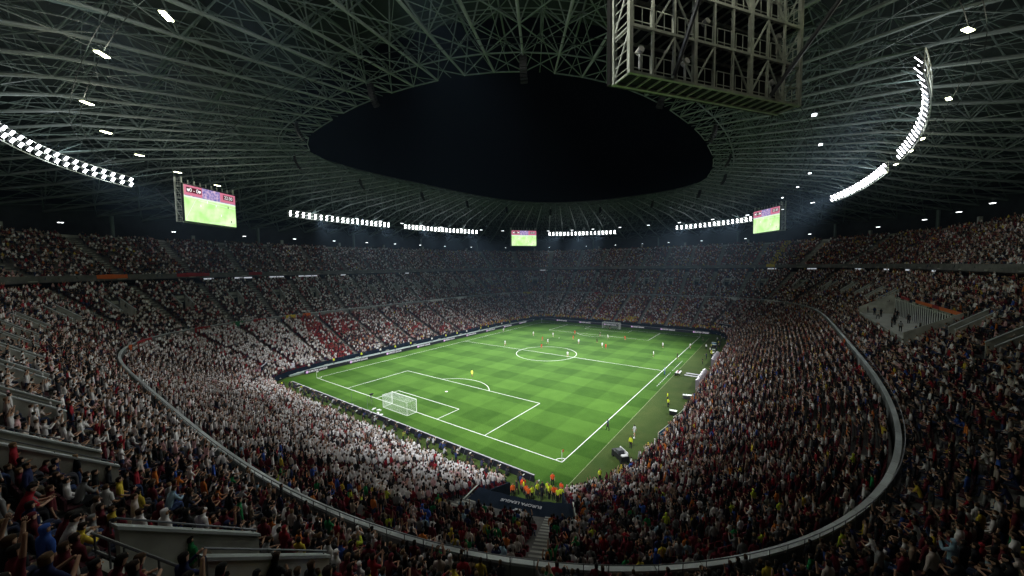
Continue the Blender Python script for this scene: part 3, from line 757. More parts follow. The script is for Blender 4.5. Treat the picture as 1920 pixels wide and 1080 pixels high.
def tunnel(x, y, ang, label, m, sign=''):
    g = empty('corner_tunnel', (x, y, 0), ang, label=label, cat='tunnel', group='corner tunnels')
    MB().box(-2.4, -2.1, 0, 6, 0, 3.0).build('side_wall', M['navy'], g); MB().box(2.1, 2.4, 0, 6, 0, 3.0).build('side_wall', M['navy'], g)
    MB().box(-2.6, 2.6, -.1, 6, 3.003, 3.3).build('canopy', m, g); MB().box(-2.1, 2.1, 5.5, 5.7, 0, 3.0).build('door', M['black'], g)
    MB().box(-2.6, 2.6, -.2, -.103, 2.4, 4.0).build('fascia', M['navy'], g)
    if sign: text('lettering', sign, .8, M['ink'], g, (0, -.22, 3.2), (R(90), 0, 0))
    MB().box(-2.6, 2.6, -.25, 0, 4.003, 4.15).build('top_rail', M['boardedge'], g)
def face_in(x, y): return math.atan2(-y, -x)+math.pi/2
tunnel(61.5, -41, face_in(61.5, -41), 'navy corner tunnel with white sign at the far right corner', M['blue'], 'FINAL')
tunnel(62.5, 41.5, face_in(62.5, 41.5), 'small blue corner tunnel at the farthest left corner', M['blue'])
tunnel(-60.8, 42.3, face_in(-60.8, 42.3), 'dark corner tunnel under pink tarpaulin at the left corner', M['pink'])
for i, (x, y, w_, m) in enumerate([(-64, 44.0, 3.2, 'pink'), (-57.5, 43.2, 2.4, 'red'), (-55, 42.6, 2.0, 'boardedge')]):
    g = empty('tarpaulin', (x, y, 1.6), R(-30), label='%s tarpaulin draped over the front seats by the left corner' % ('pink', 'red', 'grey')[i], cat='tarpaulin')
    v = [(w_*(a/6-.5), c*.45, .35*c+.05*math.sin(a*2+c)) for a in range(7) for c in range(4)]
    MB().add(v, [(a*4+c, (a+1)*4+c, (a+1)*4+c+1, a*4+c+1) for a in range(6) for c in range(3)]).build('sheet', M[m], g)
def dugout(x0, x1, y, label):
    g = empty('dugout', ((x0+x1)/2, y, 0), 0, label=label, cat='dugout', group='team dugouts')
    h = (x1-x0)/2; n = 8
    prof = [(math.cos(t)*1.5, math.sin(t)*2.1) for t in [R(90-a*100/n*1.0+10)-0 for a in range(n+1)]]
    prof = [(-1.5+2.6*math.sin(R(90*k/n)) * 0 + -1.2*0 + (-1.3*math.cos(R(100*k/n))), .15+2.1*math.sin(R(30+70*k/n))) for k in range(n+1)]
    prof = [(-1.5*math.cos(R(15+75*k/n)), .1+2.2*math.sin(R(15+75*k/n))) for k in range(n+1)]   # curve from the back up and over
    v = [(x, p[0], p[1]) for x in (-h, h) for p in prof]
    m_ = MB().add(v, [(k, k+1, n+2+k, n+1+k) for k in range(n)]).build('canopy', M['perspex'], g)
    for x in (-h, h): MB().add([(x, -1.5, .1)]+[(x, p[0], p[1]) for p in prof]+[(x, 0, .1)], [tuple(range(n+3))]).build('end_panel', M['perspex'], g)
    k = int(2*h/.75)
    sm = MB().box(-.27, .27, -1.0, -.5, .4, .5).box(-.27, .27, -1.12, -1.0, .4, 1.15).mesh('seat', M['orange'])
    for q in range(k):
        o = bpy.data.objects.new('seat', sm); link(o, g); o.location = (-h+.5+q*(2*h-1)/(k-1), 0, 0)
    MB().box(-h, h, -1.5, 0.1, 0, .1).build('plinth', M['rail'], g)
dugout(-11.5, -1.0, -43.4, 'milky curved dugout with orange seats nearer the camera'); dugout(9.5, 20.0, -43.4, 'milky curved dugout farther along the right touchline')
# pitchside equipment by the halfway line
g = empty('officials_table', (-1.5, -38.0, 0), 0, label='low dark and white table with a pale mat leading to the dugouts', cat='table')
MB().box(-1.2, 1.2, -.5, .5, .68, .76).build('tabletop', M['white'], g)
for x in (-1.1, 1.1):
    for y in (-.4, .4): MB().box(x-.04, x+.04, y-.04, y+.04, 0, .68).build('leg', M['black'], g)
MB().box(-1.25, 1.25, .5, .55, .05, .74).build('front_panel', M['black'], g)
for x in (-.7, .1, .8): MB().tube((x, 0, .76), (x, 0, 1.15), .18, 10, .08).build('equipment', M['red'] if x < 0 else M['black'], g)
for k, y in enumerate((-.9, .9)):
    o = MB().box(-.35, .35, -4.0, 0, .01, .06).build('mat', M['boardedge'], label='pale strip of mat running from the table to the dugouts, %s one' % ('nearer' if k == 0 else 'farther'), cat='mat', group='strips of mat')
    o.location = (y, -39.2, .01)
g = empty('equipment_cart', (-47.3, -40.2, 0), R(50), label='dark equipment cart with white panel at the right corner of the pitch', cat='cart')
MB().box(-1.3, 1.3, -.6, .6, .35, 1.0).build('body', M['black'], g); MB().box(-1.0, 1.0, -.6, -.52, 1.003, 1.35).build('white_panel', M['white'], g)
MB().box(-1.25, -.8, -.4, .4, 1.003, 1.15).build('monitor_case', M['white'], g); MB().box(-.3, .4, -.4, .5, 1.003, 1.45).build('equipment_case', M['rail'], g)
for x in (-1.1, 1.1):
    for y in (-.55, .55): MB().tube((x, y-.08, .25), (x, y+.08, .25), .25, 12).build('wheel', M['black'], g)
def barrier(pts, z, m, label, infill=None):
    g = empty('barrier', (0, 0, 0), label=label, cat='barrier', group='crowd barriers by the right stand')
    b = MB()
    for zz in (z, z*.55): b.path([(x, y, zz) for x, y in pts], .035, 5)
    for x, y in pts: b.tube((x, y, 0), (x, y, z), .04, 5)
    b.build('rail', M['gsteel'], g)
    if infill:
        for (a, c) in zip(pts[:-1], pts[1:]): MB().quad((a[0], a[1], .1), (c[0], c[1], .1), (c[0], c[1], z-.08), (a[0], a[1], z-.08)).build('panel', M[infill], g)
barrier([(-38.5, -42.9), (-36.5, -43.2), (-34.5, -43.5), (-32.5, -43.6)], 1.1, 'blue', 'blue panelled crowd barrier before the right stand', 'blue')
barrier([(-31, -43.4), (-28.5, -43.9), (-26, -44.1)], 1.1, None, 'open steel crowd barrier beside the blue one')
barrier([(-57.6, -39.9), (-55.5, -41.2), (-53.2, -42.3), (-50.5, -43.0)], 1.1, None, 'curved steel barrier at the near right corner')
# flags hanging on the parapets
def hang(u, d, ztop, wd, ht, m, label, name='banner'):
    n = 8; v = []
    for a in range(n+1):
        x = u-wd/2+wd*a/n
        for c in range(4): v.append(Pu(x, d-.05*math.sin(a*1.9)-.04*c, ztop-ht*c/3-.05*math.sin(a+c)))
    f = [(a*4+c, (a+1)*4+c, (a+1)*4+c+1, a*4+c+1) for a in range(n) for c in range(3)]
    o = MB().add(v, f).build(name, M[m], label=label, cat='banner', group='banners hung on the parapets')
    md = o.modifiers.new('thickness', 'SOLIDIFY'); md.thickness = .02
M['green'] = mat('green_cloth', (.02, .16, .06), .75, var=.2)
M['clothwhite'] = mat('white_cloth', (.6, .6, .58), .75, var=.15, scale=1)
for (u, wd, m, lb) in [(222, 6, 'red', 'red banner on the parapet at the left bend'), (228.5, 2.6, 'orange', 'orange banner at the left bend of the parapet'), (205, 4, 'red', 'red banner on the parapet of the left stand'),
                       (196, 3, 'green', 'green banner on the left parapet'), (190, 3.5, 'red', 'second red banner along the left parapet'), (181, 3, 'yellow', 'yellow banner on the left parapet'),
                       (176, 2.5, 'orange', 'small orange banner on the left parapet'), (245, 3, 'red', 'red scarf like banner on the near left parapet'), (256, 2.2, 'orange', 'orange cloth over the parapet above the white shirts'),
                       (120, 9, 'clothwhite', 'long white banner on the far left parapet'), (104, 7, 'clothwhite', 'white banner near the left end of far parapet'), (60, 5, 'yellow', 'yellow banner on the far parapet'),
                       (74, 6, 'clothwhite', 'white banner on the parapet in the far corner'), (505, 5, 'clothwhite', 'white banner on the far right parapet'), (488, 7, 'clothwhite', 'long white banner near the far right corner'), (20, 4, 'red', 'dark red banner on the parapet behind the far goal'),
                       (404, 1.6, 'orange', 'small orange cloth on the right parapet')]:
    hang(u, -.38, 12.5, wd, 1.3, m, lb)
for (u, wd, m, lb) in [(196, 9, 'red', 'long red banner on the upper left parapet'), (209, 6, 'orange', 'orange banner on the upper left parapet'), (182, 5, 'red', 'red banner hanging from the upper tier front'), (230, 7, 'red', 'dark red banner far along the upper left front')]:
    hang(u, 18.0, 26.05, wd*.7, 1.0, m, lb)
p = Pu(500, 20, 28)
hang(PER-47, 18.05, 26.2, 2.2, 1.2, 'yellow', 'bright yellow banner at the far right of the upper tier')

# ------------------------------------------------------------------ people
def limb(*pts): return list(pts)
def pose(kind):
    """joints: name -> (co, radius); bones: (a, b, region). figure faces +y, feet at z=0 (standing) or seat height .42"""
    J = {}; 
    sit = kind.startswith('sit'); cr = kind == 'crouch'
    hz = .93; lean = 0
    if sit: hz = .52
    if cr: hz = .45
    if kind in ('sitlean', 'crouch'): lean = .22
    if kind == 'run': lean = .10
    def up(h, l=0): return (0, lean*h/.6+l, hz+h)
    J['pelvis'] = ((0, 0, hz), (.15, .115)); J['waist'] = (up(.18), (.135, .10)); J['chest'] = (up(.40), (.17, .12)); J['neck'] = (up(.56), (.062, .062))
    J['chin'] = (up(.63, .018), (.068, .08)); J['crown'] = (up(.75, .005), (.08, .098)); J['top'] = (up(.80, .0), (.055, .07))
    for s, n in ((-1, 'l'), (1, 'r')):
        sh = Vector(up(.47)); J['sh'+n] = ((s*.175, sh.y, sh.z), (.062, .062))
        x, y, z = s*.175, sh.y, sh.z
        A = {'stand': ((s*.25, y, z-.28), (s*.25, y+.06, z-.52)), 'up': ((s*.27, y+.02, z+.24), (s*.22, y+.08, z+.50)),
             'clap': ((s*.25, y+.12, z-.20), (s*.06, y+.36, z-.05)), 'phone': ((s*.24, y+.15, z-.12), (s*.07, y+.33, z+.10)),
             'sit': ((s*.235, y+.0, z-.28), (s*.15, y+.22, z-.43)), 'sitlean': ((s*.23, y+.16, z-.24), (s*.08, y+.34, z-.20)),
             'situp': ((s*.26, y+.02, z+.22), (s*.2, y+.05, z+.46)), 'crouch': ((s*.22, y+.16, z-.22), (s*.08, y+.34, z+.02)),
             'run': ((s*.25, y-.16*s, z-.24), (s*.22, y+(.1 if s < 0 else -.02), z-.34)), 'walk': ((s*.24, y-.05*s, z-.28), (s*.25, y+.02-.1*s, z-.52)),
             'one': ((s*.26, y+.02, z+(.24 if s > 0 else -.27)), (s*.24, y+.06, z+(.5 if s > 0 else -.5)))}[kind]
        J['el'+n] = (A[0], (.044, .044)); J['wr'+n] = (A[1], (.03, .03))
        dv = (Vector(A[1])-Vector(A[0])).normalized(); J['ha'+n] = (tuple(Vector(A[1])+dv*.07), (.036, .022))
        J['hip'+n] = ((s*.09, 0, hz-.06), (.095, .1))
        if sit: K_, F_, T_ = (s*.12, .42, hz+.02), (s*.12, .44, .10), (s*.13, .58, .04)
        elif cr: K_, F_, T_ = (s*.16, .36, .46), (s*.14, .16, .09), (s*.15, .32, .04)
        elif kind == 'run': K_, F_, T_ = ((s*.1, .26, .52), (s*.1, .12, .14), (s*.1, .26, .08)) if s > 0 else ((s*.1, -.02, .48), (s*.1, -.34, .30), (s*.1, -.30, .17))
        elif kind == 'walk': K_, F_, T_ = (s*.1, .14*s, .5), (s*.1, .22*s, .09), (s*.1, .22*s+.15, .04)
        else: K_, F_, T_ = (s*.11, .01, .5), (s*.12, -.02, .09), (s*.14, .14, .04)
        J['kn'+n] = (K_, (.062, .062)); J['an'+n] = (F_, (.042, .042)); J['to'+n] = (T_, (.045, .032))
    Bs = [('pelvis', 'waist', 's'), ('waist', 'chest', 's'), ('chest', 'neck', 's'), ('neck', 'chin', 'k'), ('chin', 'crown', 'k'), ('crown', 'top', 'k')]
    for n in 'lr':
        Bs += [('chest', 'sh'+n, 's'), ('sh'+n, 'el'+n, 's'), ('el'+n, 'wr'+n, 'k'), ('wr'+n, 'ha'+n, 'k'), ('pelvis', 'hip'+n, 't'), ('hip'+n, 'kn'+n, 't'), ('kn'+n, 'an'+n, 't'), ('an'+n, 'to'+n, 'f')]
    return J, Bs
def figure(kind, shorts=False, sub=1, longs=False):
    J, Bs = pose(kind); names = list(J)
    me = bpy.data.meshes.new('fig'); me.from_pydata([J[n][0] for n in names], [(names.index(a), names.index(b_)) for a, b_, _ in Bs], [])
    o = bpy.data.objects.new('fig', me); COL.objects.link(o)
    md = o.modifiers.new('s', 'SKIN'); md.use_smooth_shade = True
    for i, n in enumerate(names):
        sv = me.skin_vertices[0].data[i]; sv.radius = J[n][1]; sv.use_root = (n == 'pelvis')
    if sub: ms = o.modifiers.new('b', 'SUBSURF'); ms.levels = sub
    dg = bpy.context.evaluated_depsgraph_get(); dg.update()
    m2 = bpy.data.meshes.new_from_object(o.evaluated_get(dg)); bpy.data.objects.remove(o)
    V = np.array([v.co for v in m2.vertices]); Nn = np.array([v.normal for v in m2.vertices])
    C = []; best = None
    for (a, b_, rg) in Bs:
        A_, B_ = np.array(J[a][0]), np.array(J[b_][0]); rr = (J[a][1][0]+J[b_][1][0])/2
        C.append((A_, B_, rr, rg, a, b_))
    F = [tuple(p.vertices) for p in m2.polygons]; reg = []
    head = np.array(J['crown'][0])
    for p in F:
        c = V[list(p)].mean(0); bd = 1e9; br = 'k'; bn = ''
        for (A_, B_, rr, rg, a, b_) in C:
            t = np.clip((c-A_) @ (B_-A_)/((B_-A_) @ (B_-A_)), 0, 1); d = np.linalg.norm(c-A_-t*(B_-A_))/rr
            if d < bd: bd, br, bn, bt = d, rg, b_, t
        if shorts and br == 't' and bn.startswith('an'): br = 'k'
        if shorts and bn.startswith('kn') and bt > .62: br = 'k'
        if bn in ('ell', 'elr') and bt > .8 and not longs: br = 'k'
        if bn in ('crown', 'chin', 'top') and (c[2] > head[2]+.03 or (c[1] < head[1]+.0 and c[2] > head[2]-.14) or (c[1] < head[1]+.05 and c[2] > head[2]-.03)): br = 'h'
        if longs and bn[:2] == 'wr' and bt < .85: br = 's'
        reg.append(br)
    return V, Nn, F, reg, J
def hand_add(V, F, reg, J):
    """four separate fingers and a thumb on each hand, small bent strips"""
    V = [tuple(p) for p in V]; F = list(F)
    for n, s in (('l', -1), ('r', 1)):
        a = Vector(J['wr'+n][0]); h = Vector(J['ha'+n][0]); d = (h-a).normalized(); sd = d.orthogonal().normalized(); nn = d.cross(sd)
        for q in range(5):
            if q < 4: st = h+sd*(q-1.5)*.019; L_ = (.062, .075, .07, .055)[q]; dd = d
            else: st = a+d*.03+sd*.03; L_ = .055; dd = (d+sd*.9).normalized()
            pts = [st, st+dd*L_*.6, st+(dd*.9+nn*.5)*L_]
            m = MB(); m.tube(pts[0], pts[1], .0085, 4); m.tube(pts[1], pts[2], .0075, 4, .006)
            k = len(V); V += m.v; F += [tuple(i+k for i in f) for f in m.f]; reg += ['k']*len(m.f)
    return V, F, reg
def crowd_template(kind, nm, shorts=False, longs=False):
    V, Nn, F, reg, J = figure(kind, shorts, 1, longs)
    V = V.copy()
    for i in {i for p, r in zip(F, reg) if r == 'h' for i in p}: V[i] += Nn[i]*.012
    me = bpy.data.meshes.new(nm); me.from_pydata([tuple(v) for v in V], [], F)
    for k in ('shirt', 'trousers', 'skin', 'hair'): me.materials.append(M['i_'+k])
    mp = {'s': 0, 't': 1, 'k': 2, 'h': 3, 'f': 1}
    for p, r in zip(me.polygons, reg): p.material_index = mp[r]; p.use_smooth = True
    return bpy.data.objects.new(nm, me)
FIG = {}
def person_meshes(kind, shorts, longs=False):
    key = (kind, shorts, longs)
    if key in FIG: return FIG[key]
    V, Nn, F, reg, J = figure(kind, shorts, 1, longs)
    Vb, Fb, rb = hand_add(V, F, list(reg), J)
    # nose and ears as small ridges on the head
    hc = Vector(J['chin'][0]); m = MB()
    m.add([(hc.x-.012, hc.y+.085, hc.z+.03), (hc.x+.012, hc.y+.085, hc.z+.03), (hc.x, hc.y+.088, hc.z+.075), (hc.x, hc.y+.118, hc.z+.035)], [(0, 3, 2), (3, 1, 2), (0, 1, 3)])
    for s in (-1, 1): m.box(hc.x+s*.085-.01, hc.x+s*.085+.01, hc.y-.02, hc.y+.02, hc.z+.03, hc.z+.09)
    k = len(Vb); Vb += m.v; Fb += [tuple(i+k for i in f) for f in m.f]
    out = {}
    me = bpy.data.meshes.new('body'); me.from_pydata(Vb, [], Fb); me.materials.append(M['objcol'])
    for p in me.polygons: p.use_smooth = True
    out['body'] = me
    for r, nm, off in (('s', 'shirt', .014), ('t', 'shorts' if shorts else 'trousers', .012), ('h', 'hair', .016), ('f', 'shoes', .01)):
        idx = sorted({i for p, q in zip(F, reg) if q == r for i in p}); mp = {i: k for k, i in enumerate(idx)}
        me = bpy.data.meshes.new(nm); me.from_pydata([tuple(V[i]+Nn[i]*off) for i in idx], [], [tuple(mp[i] for i in p) for p, q in zip(F, reg) if q == r])
        me.materials.append(M['objcol'])
        for p in me.polygons: p.use_smooth = True
        out[nm] = me
    FIG[key] = out; return out
SKIN = [(.50, .30, .20), (.42, .24, .155), (.55, .34, .24), (.30, .16, .09), (.46, .27, .18)]
HAIR = [(.012, .009, .007), (.02, .012, .008), (.05, .028, .014), (.01, .01, .01), (.16, .10, .05), (.09, .055, .03)]
def person(loc, rz_, kind, shirt, trousers, label, cat, group=None, shorts=False, scale=1., shoes=(.02, .02, .02), hair=None, skin=None):
    ms = person_meshes(kind, shorts, cat != 'player' and random.random() < .45)
    o = bpy.data.objects.new('person', ms['body']); link(o); o.location = loc; o.rotation_euler = (0, 0, rz_); o.scale = (scale,)*3
    o.color = (*(skin or random.choice(SKIN)), 1); tag(o, label, cat, group)
    for nm, me in ms.items():
        if nm == 'body': continue
        c = bpy.data.objects.new(nm, me); link(c, o)
        c.color = (*{'shirt': shirt, 'trousers': trousers, 'shorts': trousers, 'hair': hair or random.choice(HAIR), 'shoes': shoes}[nm], 1)
    return o
WH = (.78, .77, .76); RD = (.62, .06, .025); DK = (.02, .02, .025); YL = (.62, .70, .04)
def toward(x, y, tx, ty): return math.atan2(ty-y, tx-x)-math.pi/2
ball = (22.5, 8.0)
S_ = 1.06
whites = [(21.5, 33.1, 'in front of the far left boards'), (1.8, 17.2, 'on the halfway line left of the circle'), (21.3, 18.5, 'left of the reds beyond the circle'), (11.8, 6.5, 'just beyond the centre circle'), (23.4, 11.1, 'beyond the centre circle on the left'),
          (-.9, -7.8, 'on the right edge of the centre circle'), (17.4, -2.4, 'right of the leading red player'), (30.5, -7.6, 'outside the far penalty area'), (16.3, -11.3, 'right of the referee'), (26.7, -27.4, 'on the far right of the pitch')]
whites.append((13.1, -28.2, 'wide on the right near the touchline'))
for i, (x, y, t) in enumerate(whites):
    person((x, y, 0), toward(x, y, *ball)+random.uniform(-.5, .5), ('run', 'walk', 'stand', 'run')[i % 4], WH, WH, 'player in all white kit '+t, 'player', 'players in white', True, S_, WH)
reds = [(14.6, 10.3, 'beyond the centre circle'), (3.7, 4.0, 'standing inside the top of the centre circle'), (31.6, 6.1, 'farther of the pair ahead of the circle'), (22.1, 2.0, 'nearer of the pair ahead of the circle'), (31.0, -13.7, 'alone near the far penalty area'), (14.8, -13.1, 'beside a white player right of the referee')]
for i, (x, y, t) in enumerate(reds):
    person((x, y, 0), toward(x, y, *ball)+random.uniform(-.5, .5), ('walk', 'run', 'stand')[i % 3], RD, RD, 'player in red kit '+t, 'player', 'players in red', True, S_, DK)
person((21.6, -7.3, 0), 1.0, 'run', (.02, .03, .02), DK, 'referee in dark kit between players beyond the circle', 'referee', None, True, S_)
person((33.7, -3.2, 0), 1.0, 'walk', (.05, .07, .04), DK, 'player in dark kit near the far penalty area', 'player', None, True, S_)
person((-30.7, 2.5, 0), toward(-30.7, 2.5, 20, 8), 'stand', (.85, .85, .12), (.8, .8, .12), 'goalkeeper in yellow kit standing on the near penalty arc', 'goalkeeper', None, True, S_)
person((50.5, -.5, 0), toward(50.5, -.5, 20, 8), 'stand', (.04, .1, .05), DK, 'goalkeeper in dark kit on the far goal line', 'goalkeeper', None, True, S_)
person((13.4, -34.6, 0), .4, 'walk', DK, DK, 'dark clad assistant referee on the right touchline', 'referee', None, True, S_)
person((-39.7, -35.4, 0), .2, 'walk', (.02, .05, .10), DK, 'figure in dark blue walking beside the near right touchline', 'referee', None, False, S_)
person((-39.4, -39.6, 0), -.6, 'walk', (.5, .52, .5), (.5, .52, .5), 'substitute in pale grey kit beside a ball on the turf', 'player', None, True, S_, WH)
person((29.7, -34.9, 0), .9, 'stand', WH, DK, 'figure in white top and dark shorts on the touchline far right', 'player', None, True, S_)
person((-3.0, -35.2, 0), .5, 'stand', (.45, .6, .7), (.05, .12, .3), 'figure in pale blue standing at the right end of halfway line', 'official', None, False, S_)
me = bpy.data.meshes.new('football'); bmm = bmesh.new(); bmesh.ops.create_icosphere(bmm, subdivisions=2, radius=.14); bmm.to_mesh(me); bmm.free(); me.materials.append(M['white'])
for (x, y, lb) in ((-40.2, -39.8, 'white ball at the feet of the grey substitute'), (22.5, 8.0, 'match ball on the grass between the players')):
    o = bpy.data.objects.new('football', me); link(o); o.location = (x, y, .14); tag(o, lb, 'ball')
stw = [(-43.3, -40.3, YL, 'behind the equipment cart'), (-20.9, -40.1, YL, 'by the near dugout'), (-24.2, -41.0, YL, 'nearer camera of the pair by the dugout'), (-53.9, -40.0, YL, 'standing alone on the worn turf in the corner'),
       (42.3, -36.5, (.03, .05, .03), 'by the far right corner'), (31.6, -39.1, WH, 'walking far down the right side'), (12.0, -41.1, DK, 'beside the farther dugout'), (-58.0, -35.7, (.8, .1, .03), 'alone behind the near corner flag')]
for (x, y, c, t) in stw: person((x, y, 0), random.uniform(0, 6), 'stand', c, DK, 'steward in %s top %s' % ({YL: 'yellow', WH: 'white', DK: 'black'}.get(c, 'dark green' if c[0] < .1 else 'orange'), t), 'steward')
for k in range(20):
    t = k/19; x = -61.2+t*2.2+random.uniform(-.9, .9)-.6; y = -33.0-t*5.2+random.uniform(-.6, .6)
    c = random.choice([YL, YL, (.8, .1, .03), (.8, .14, .03), DK])
    person((x, y, 0), random.uniform(-1.5, 1.5)+R(150), random.choice(['stand', 'stand', 'walk']), c, DK, 'steward in %s vest in the huddle by the navy tunnel cover' % {YL: 'yellow', DK: 'black'}.get(c, 'orange'), 'steward', 'stewards huddled at the near corner')
for k in range(15):
    x = -50+k*6.7+random.uniform(-1.5, 1.5)
    person((x, 42.0, .35), R(180), 'stand', YL if k % 3 else (.75, .75, .70), DK, 'steward in %s vest on the pale walkway along the left boards' % ('yellow' if k % 3 else 'white'), 'steward', 'stewards along the left walkway')
for k in range(16):
    x = 18+k*2.1+random.uniform(-.8, .8); y = -41.6+random.uniform(-.8, 1.2)-(.4 if k < 4 else 0)
    c = random.choice([DK, DK, (.3, .3, .3), YL, WH, (.02, .03, .09)])
    person((x, y, 0), random.uniform(-.6, .6), random.choice(['stand', 'walk', 'clap']), c, DK, '%s-topped person on the apron beyond the dugouts, %s from the near end' % ({DK: 'black', WH: 'white', YL: 'yellow'}.get(c, 'grey' if c[0] > .2 else 'navy'), ORD[k]), 'official', 'staff on the right apron')
for k, (x, y, w_, d_, h_, m) in enumerate([(24, -41.9, 1.6, .8, .9, 'black'), (29, -41.5, 1.0, .7, .7, 'rail'), (35, -40.8, 1.4, .9, 1.1, 'black'), (40, -40.2, 1.2, .7, .8, 'blue'), (-27.5, -42.6, 1.2, .7, .8, 'black'), (-17.5, -43.0, 1.6, .7, .7, 'rail')]):
    g = empty('flight_case', (x, y, 0), R(k*23), label='%s equipment case standing on the right apron, %s of six from the far end' % ({'black': 'black', 'rail': 'grey', 'blue': 'blue'}[m], ['fourth', 'third', 'second', 'first', 'last', 'fifth'][k]), cat='case', group='cases on the apron')
    MB().box(-w_/2, w_/2, -d_/2, d_/2, .12, h_).build('body', M[m], g); MB().box(-w_/2-.02, w_/2+.02, -d_/2-.02, d_/2+.02, h_+.003, h_+.08).build('lid', M['gsteel'], g)
    for a in (-1, 1):
        for b_ in (-1, 1): MB().tube((a*w_*.4, b_*d_*.4-.03, .06), (a*w_*.4, b_*d_*.4+.03, .06), .06, 8).build('wheel', M['black'], g)
# photographers behind the near boards
for k in range(74):
    y = 33.5-k*.93+random.uniform(-.2, .2); x = -59.7+random.uniform(-.35, .3)-(1.3 if k % 3 == 0 else 0)
    if k > 66: x -= 0
    c = random.choice([DK, DK, (.03, .03, .06), (.05, .05, .05), (.02, .03, .09), (.3, .3, .3), (.25, .27, .05) if k % 4 == 0 else (.02, .02, .02), YL if k % 7 == 0 else DK])
    nm = {DK: 'black', (.03, .03, .06): 'dark', (.05, .05, .05): 'charcoal', (.02, .03, .09): 'navy', (.3, .3, .3): 'grey', YL: 'yellow', (.25, .27, .05): 'olive'}.get(c, 'black')
    kd = 'crouch' if k % 3 else random.choice(['stand', 'sitlean', 'phone'])
    z = 0
    person((x, y, z), R(-90)+random.uniform(-.25, .25), kd, c, DK, 'photographer in %s top %s behind the near boards' % (nm, {'crouch': 'crouching', 'stand': 'standing', 'sitlean': 'sitting', 'phone': 'holding up a camera'}[kd]), 'photographer', 'photographers behind the near goal')
    if kd in ('crouch', 'phone'):
        h = 1.0 if kd == 'crouch' else 1.5
        g = empty('long_lens_camera', (x+.48, y, h), R(0), label='black long lens camera held by a photographer behind the near goal', cat='camera', group='cameras behind the near goal')
        if k % 2: MB().tube((-.05, 0, 0), (.35, 0, 0), .055, 8, .075).build('lens', M['gsteel'], g)
        else: MB().tube((-.05, 0, 0), (.35, 0, 0), .055, 8, .075).build('lens', M['black'], g)
        MB().box(-.16, -.05, -.08, .08, -.06, .07).build('camera_body', M['black'], g)

# ------------------------------------------------------------------ crowd
PU, PD, PZ, PT = [], [], [], []
rows_u = []
def fill(d0, tread, z0, rise, rows, tier, occ):
    for r in range(rows):
        d = d0+r*tread+.33; z = z0+r*rise
        u = np.arange(0, PER, .12)
        p, g = base(u); q = p+g*d; L_ = np.r_[0, np.cumsum(np.linalg.norm(np.diff(q, axis=0), axis=1))]
        n = int(L_[-1]/.54); s = (np.arange(n)+.5)*L_[-1]/n+rng.normal(0, .08, n)+rng.uniform(0, .5)
        us = np.interp(s, L_, u); keep = np.ones(n, bool)
        seg = us/SEG
        keep &= ~(((seg % 10) > 1.9) & ((seg % 10) < (3.35 if tier < 2 else 3.2)))
        if tier == 1:
            fs = np.floor(seg).astype(int)
            if VR0-1 <= r <= VR1: keep &= ~np.isin(fs, list(VOM))
            if 5 <= r < 12: keep &= ~np.isin(fs, list(DECK))
            if r in (4,): pass
        if tier == 0:
            keep &= ~((us > U0-.6) & (us < U1+.6) & (r < 17))
            keep &= ~((us > 310.5) & (us < 319.5) & (r < 20) & (r > 12) & (rng.random(n) < .35))
        keep &= rng.random(n) < occ-.16*(np.sin(us*.9+r*.5)*np.sin(us*.23-r*.31) > .45)-(.12 if tier == 2 else 0)
        us = us[keep]; k = len(us)
        PU.append(us); PD.append(np.full(k, d)+rng.normal(0, .085, k)); PZ.append(np.full(k, z)); PT.append(np.full((k, 2), (tier, r)))
fill(LD0, LT, LZ, LR, LN, 0, .965); fill(MD0, MT, MZ, MR, MN, 1, .95); fill(UD0, UT, UZ, UR, UN, 2, .93)
PU = np.concatenate(PU); PD = np.concatenate(PD); PZ = np.concatenate(PZ); PT = np.concatenate(PT); N = len(PU)
pp, gg = base(PU); XY = pp+gg*PD[:, None]
ROT = np.arctan2(-gg[:, 1], -gg[:, 0])-np.pi/2+rng.normal(0, .22, N)
tier = PT[:, 0]; rowi = PT[:, 1]; X, Y = XY[:, 0], XY[:, 1]
MAR = (.085, .012, .018); CL = {
 'white': (.76, .73, .72), 'offwhite': (.50, .43, .39), 'maroon': (.13, .018, .028), 'dark': (.018, .018, .022), 'black': (.008, .008, .009), 'grey': (.22, .22, .22), 'red': (.30, .018, .028),
 'yellow': (.60, .45, .05), 'orange': (.55, .16, .03), 'navy': (.015, .02, .07), 'blue': (.04, .10, .38), 'green': (.02, .22, .07), 'lightblue': (.3, .45, .55), 'tan': (.30, .22, .16), 'lime': (.5, .6, .05), 'pink': (.6, .35, .35)}
names = list(CL); CA = np.array([CL[k] for k in names])
def pal(**k): w_ = np.array([k.get(n, 0.) for n in names], float); return w_/w_.sum()
PW = pal(white=58, offwhite=16, red=4, dark=13, grey=4, pink=4, maroon=2)
PWL = pal(white=34, offwhite=14, red=8, dark=26, grey=6, maroon=8, pink=4)
PM = pal(white=24, offwhite=14, maroon=28, dark=20, black=8, grey=8, red=3, yellow=1, navy=3, orange=1, tan=5, pink=5)
PR = pal(white=20, offwhite=18, maroon=24, dark=16, black=9, grey=8, red=4, yellow=2, navy=3, orange=3, tan=7, blue=2, pink=5)
PF = pal(white=14, offwhite=12, maroon=34, dark=16, black=6, red=10, yellow=5, orange=4, tan=6, pink=4)
PN = pal(white=12, offwhite=8, maroon=22, dark=24, black=13, grey=10, red=4, yellow=3, navy=5, orange=3, tan=3, blue=4, green=3, lightblue=3, lime=1)
PRED = pal(red=60, white=20, maroon=10, dark=10)
PYEL = pal(yellow=40, tan=14, offwhite=10, orange=20, red=10, white=10)
nz = np.sin(PU*.35+PD*.7)*.5+np.sin(PU*.11-PD*.3)*.5
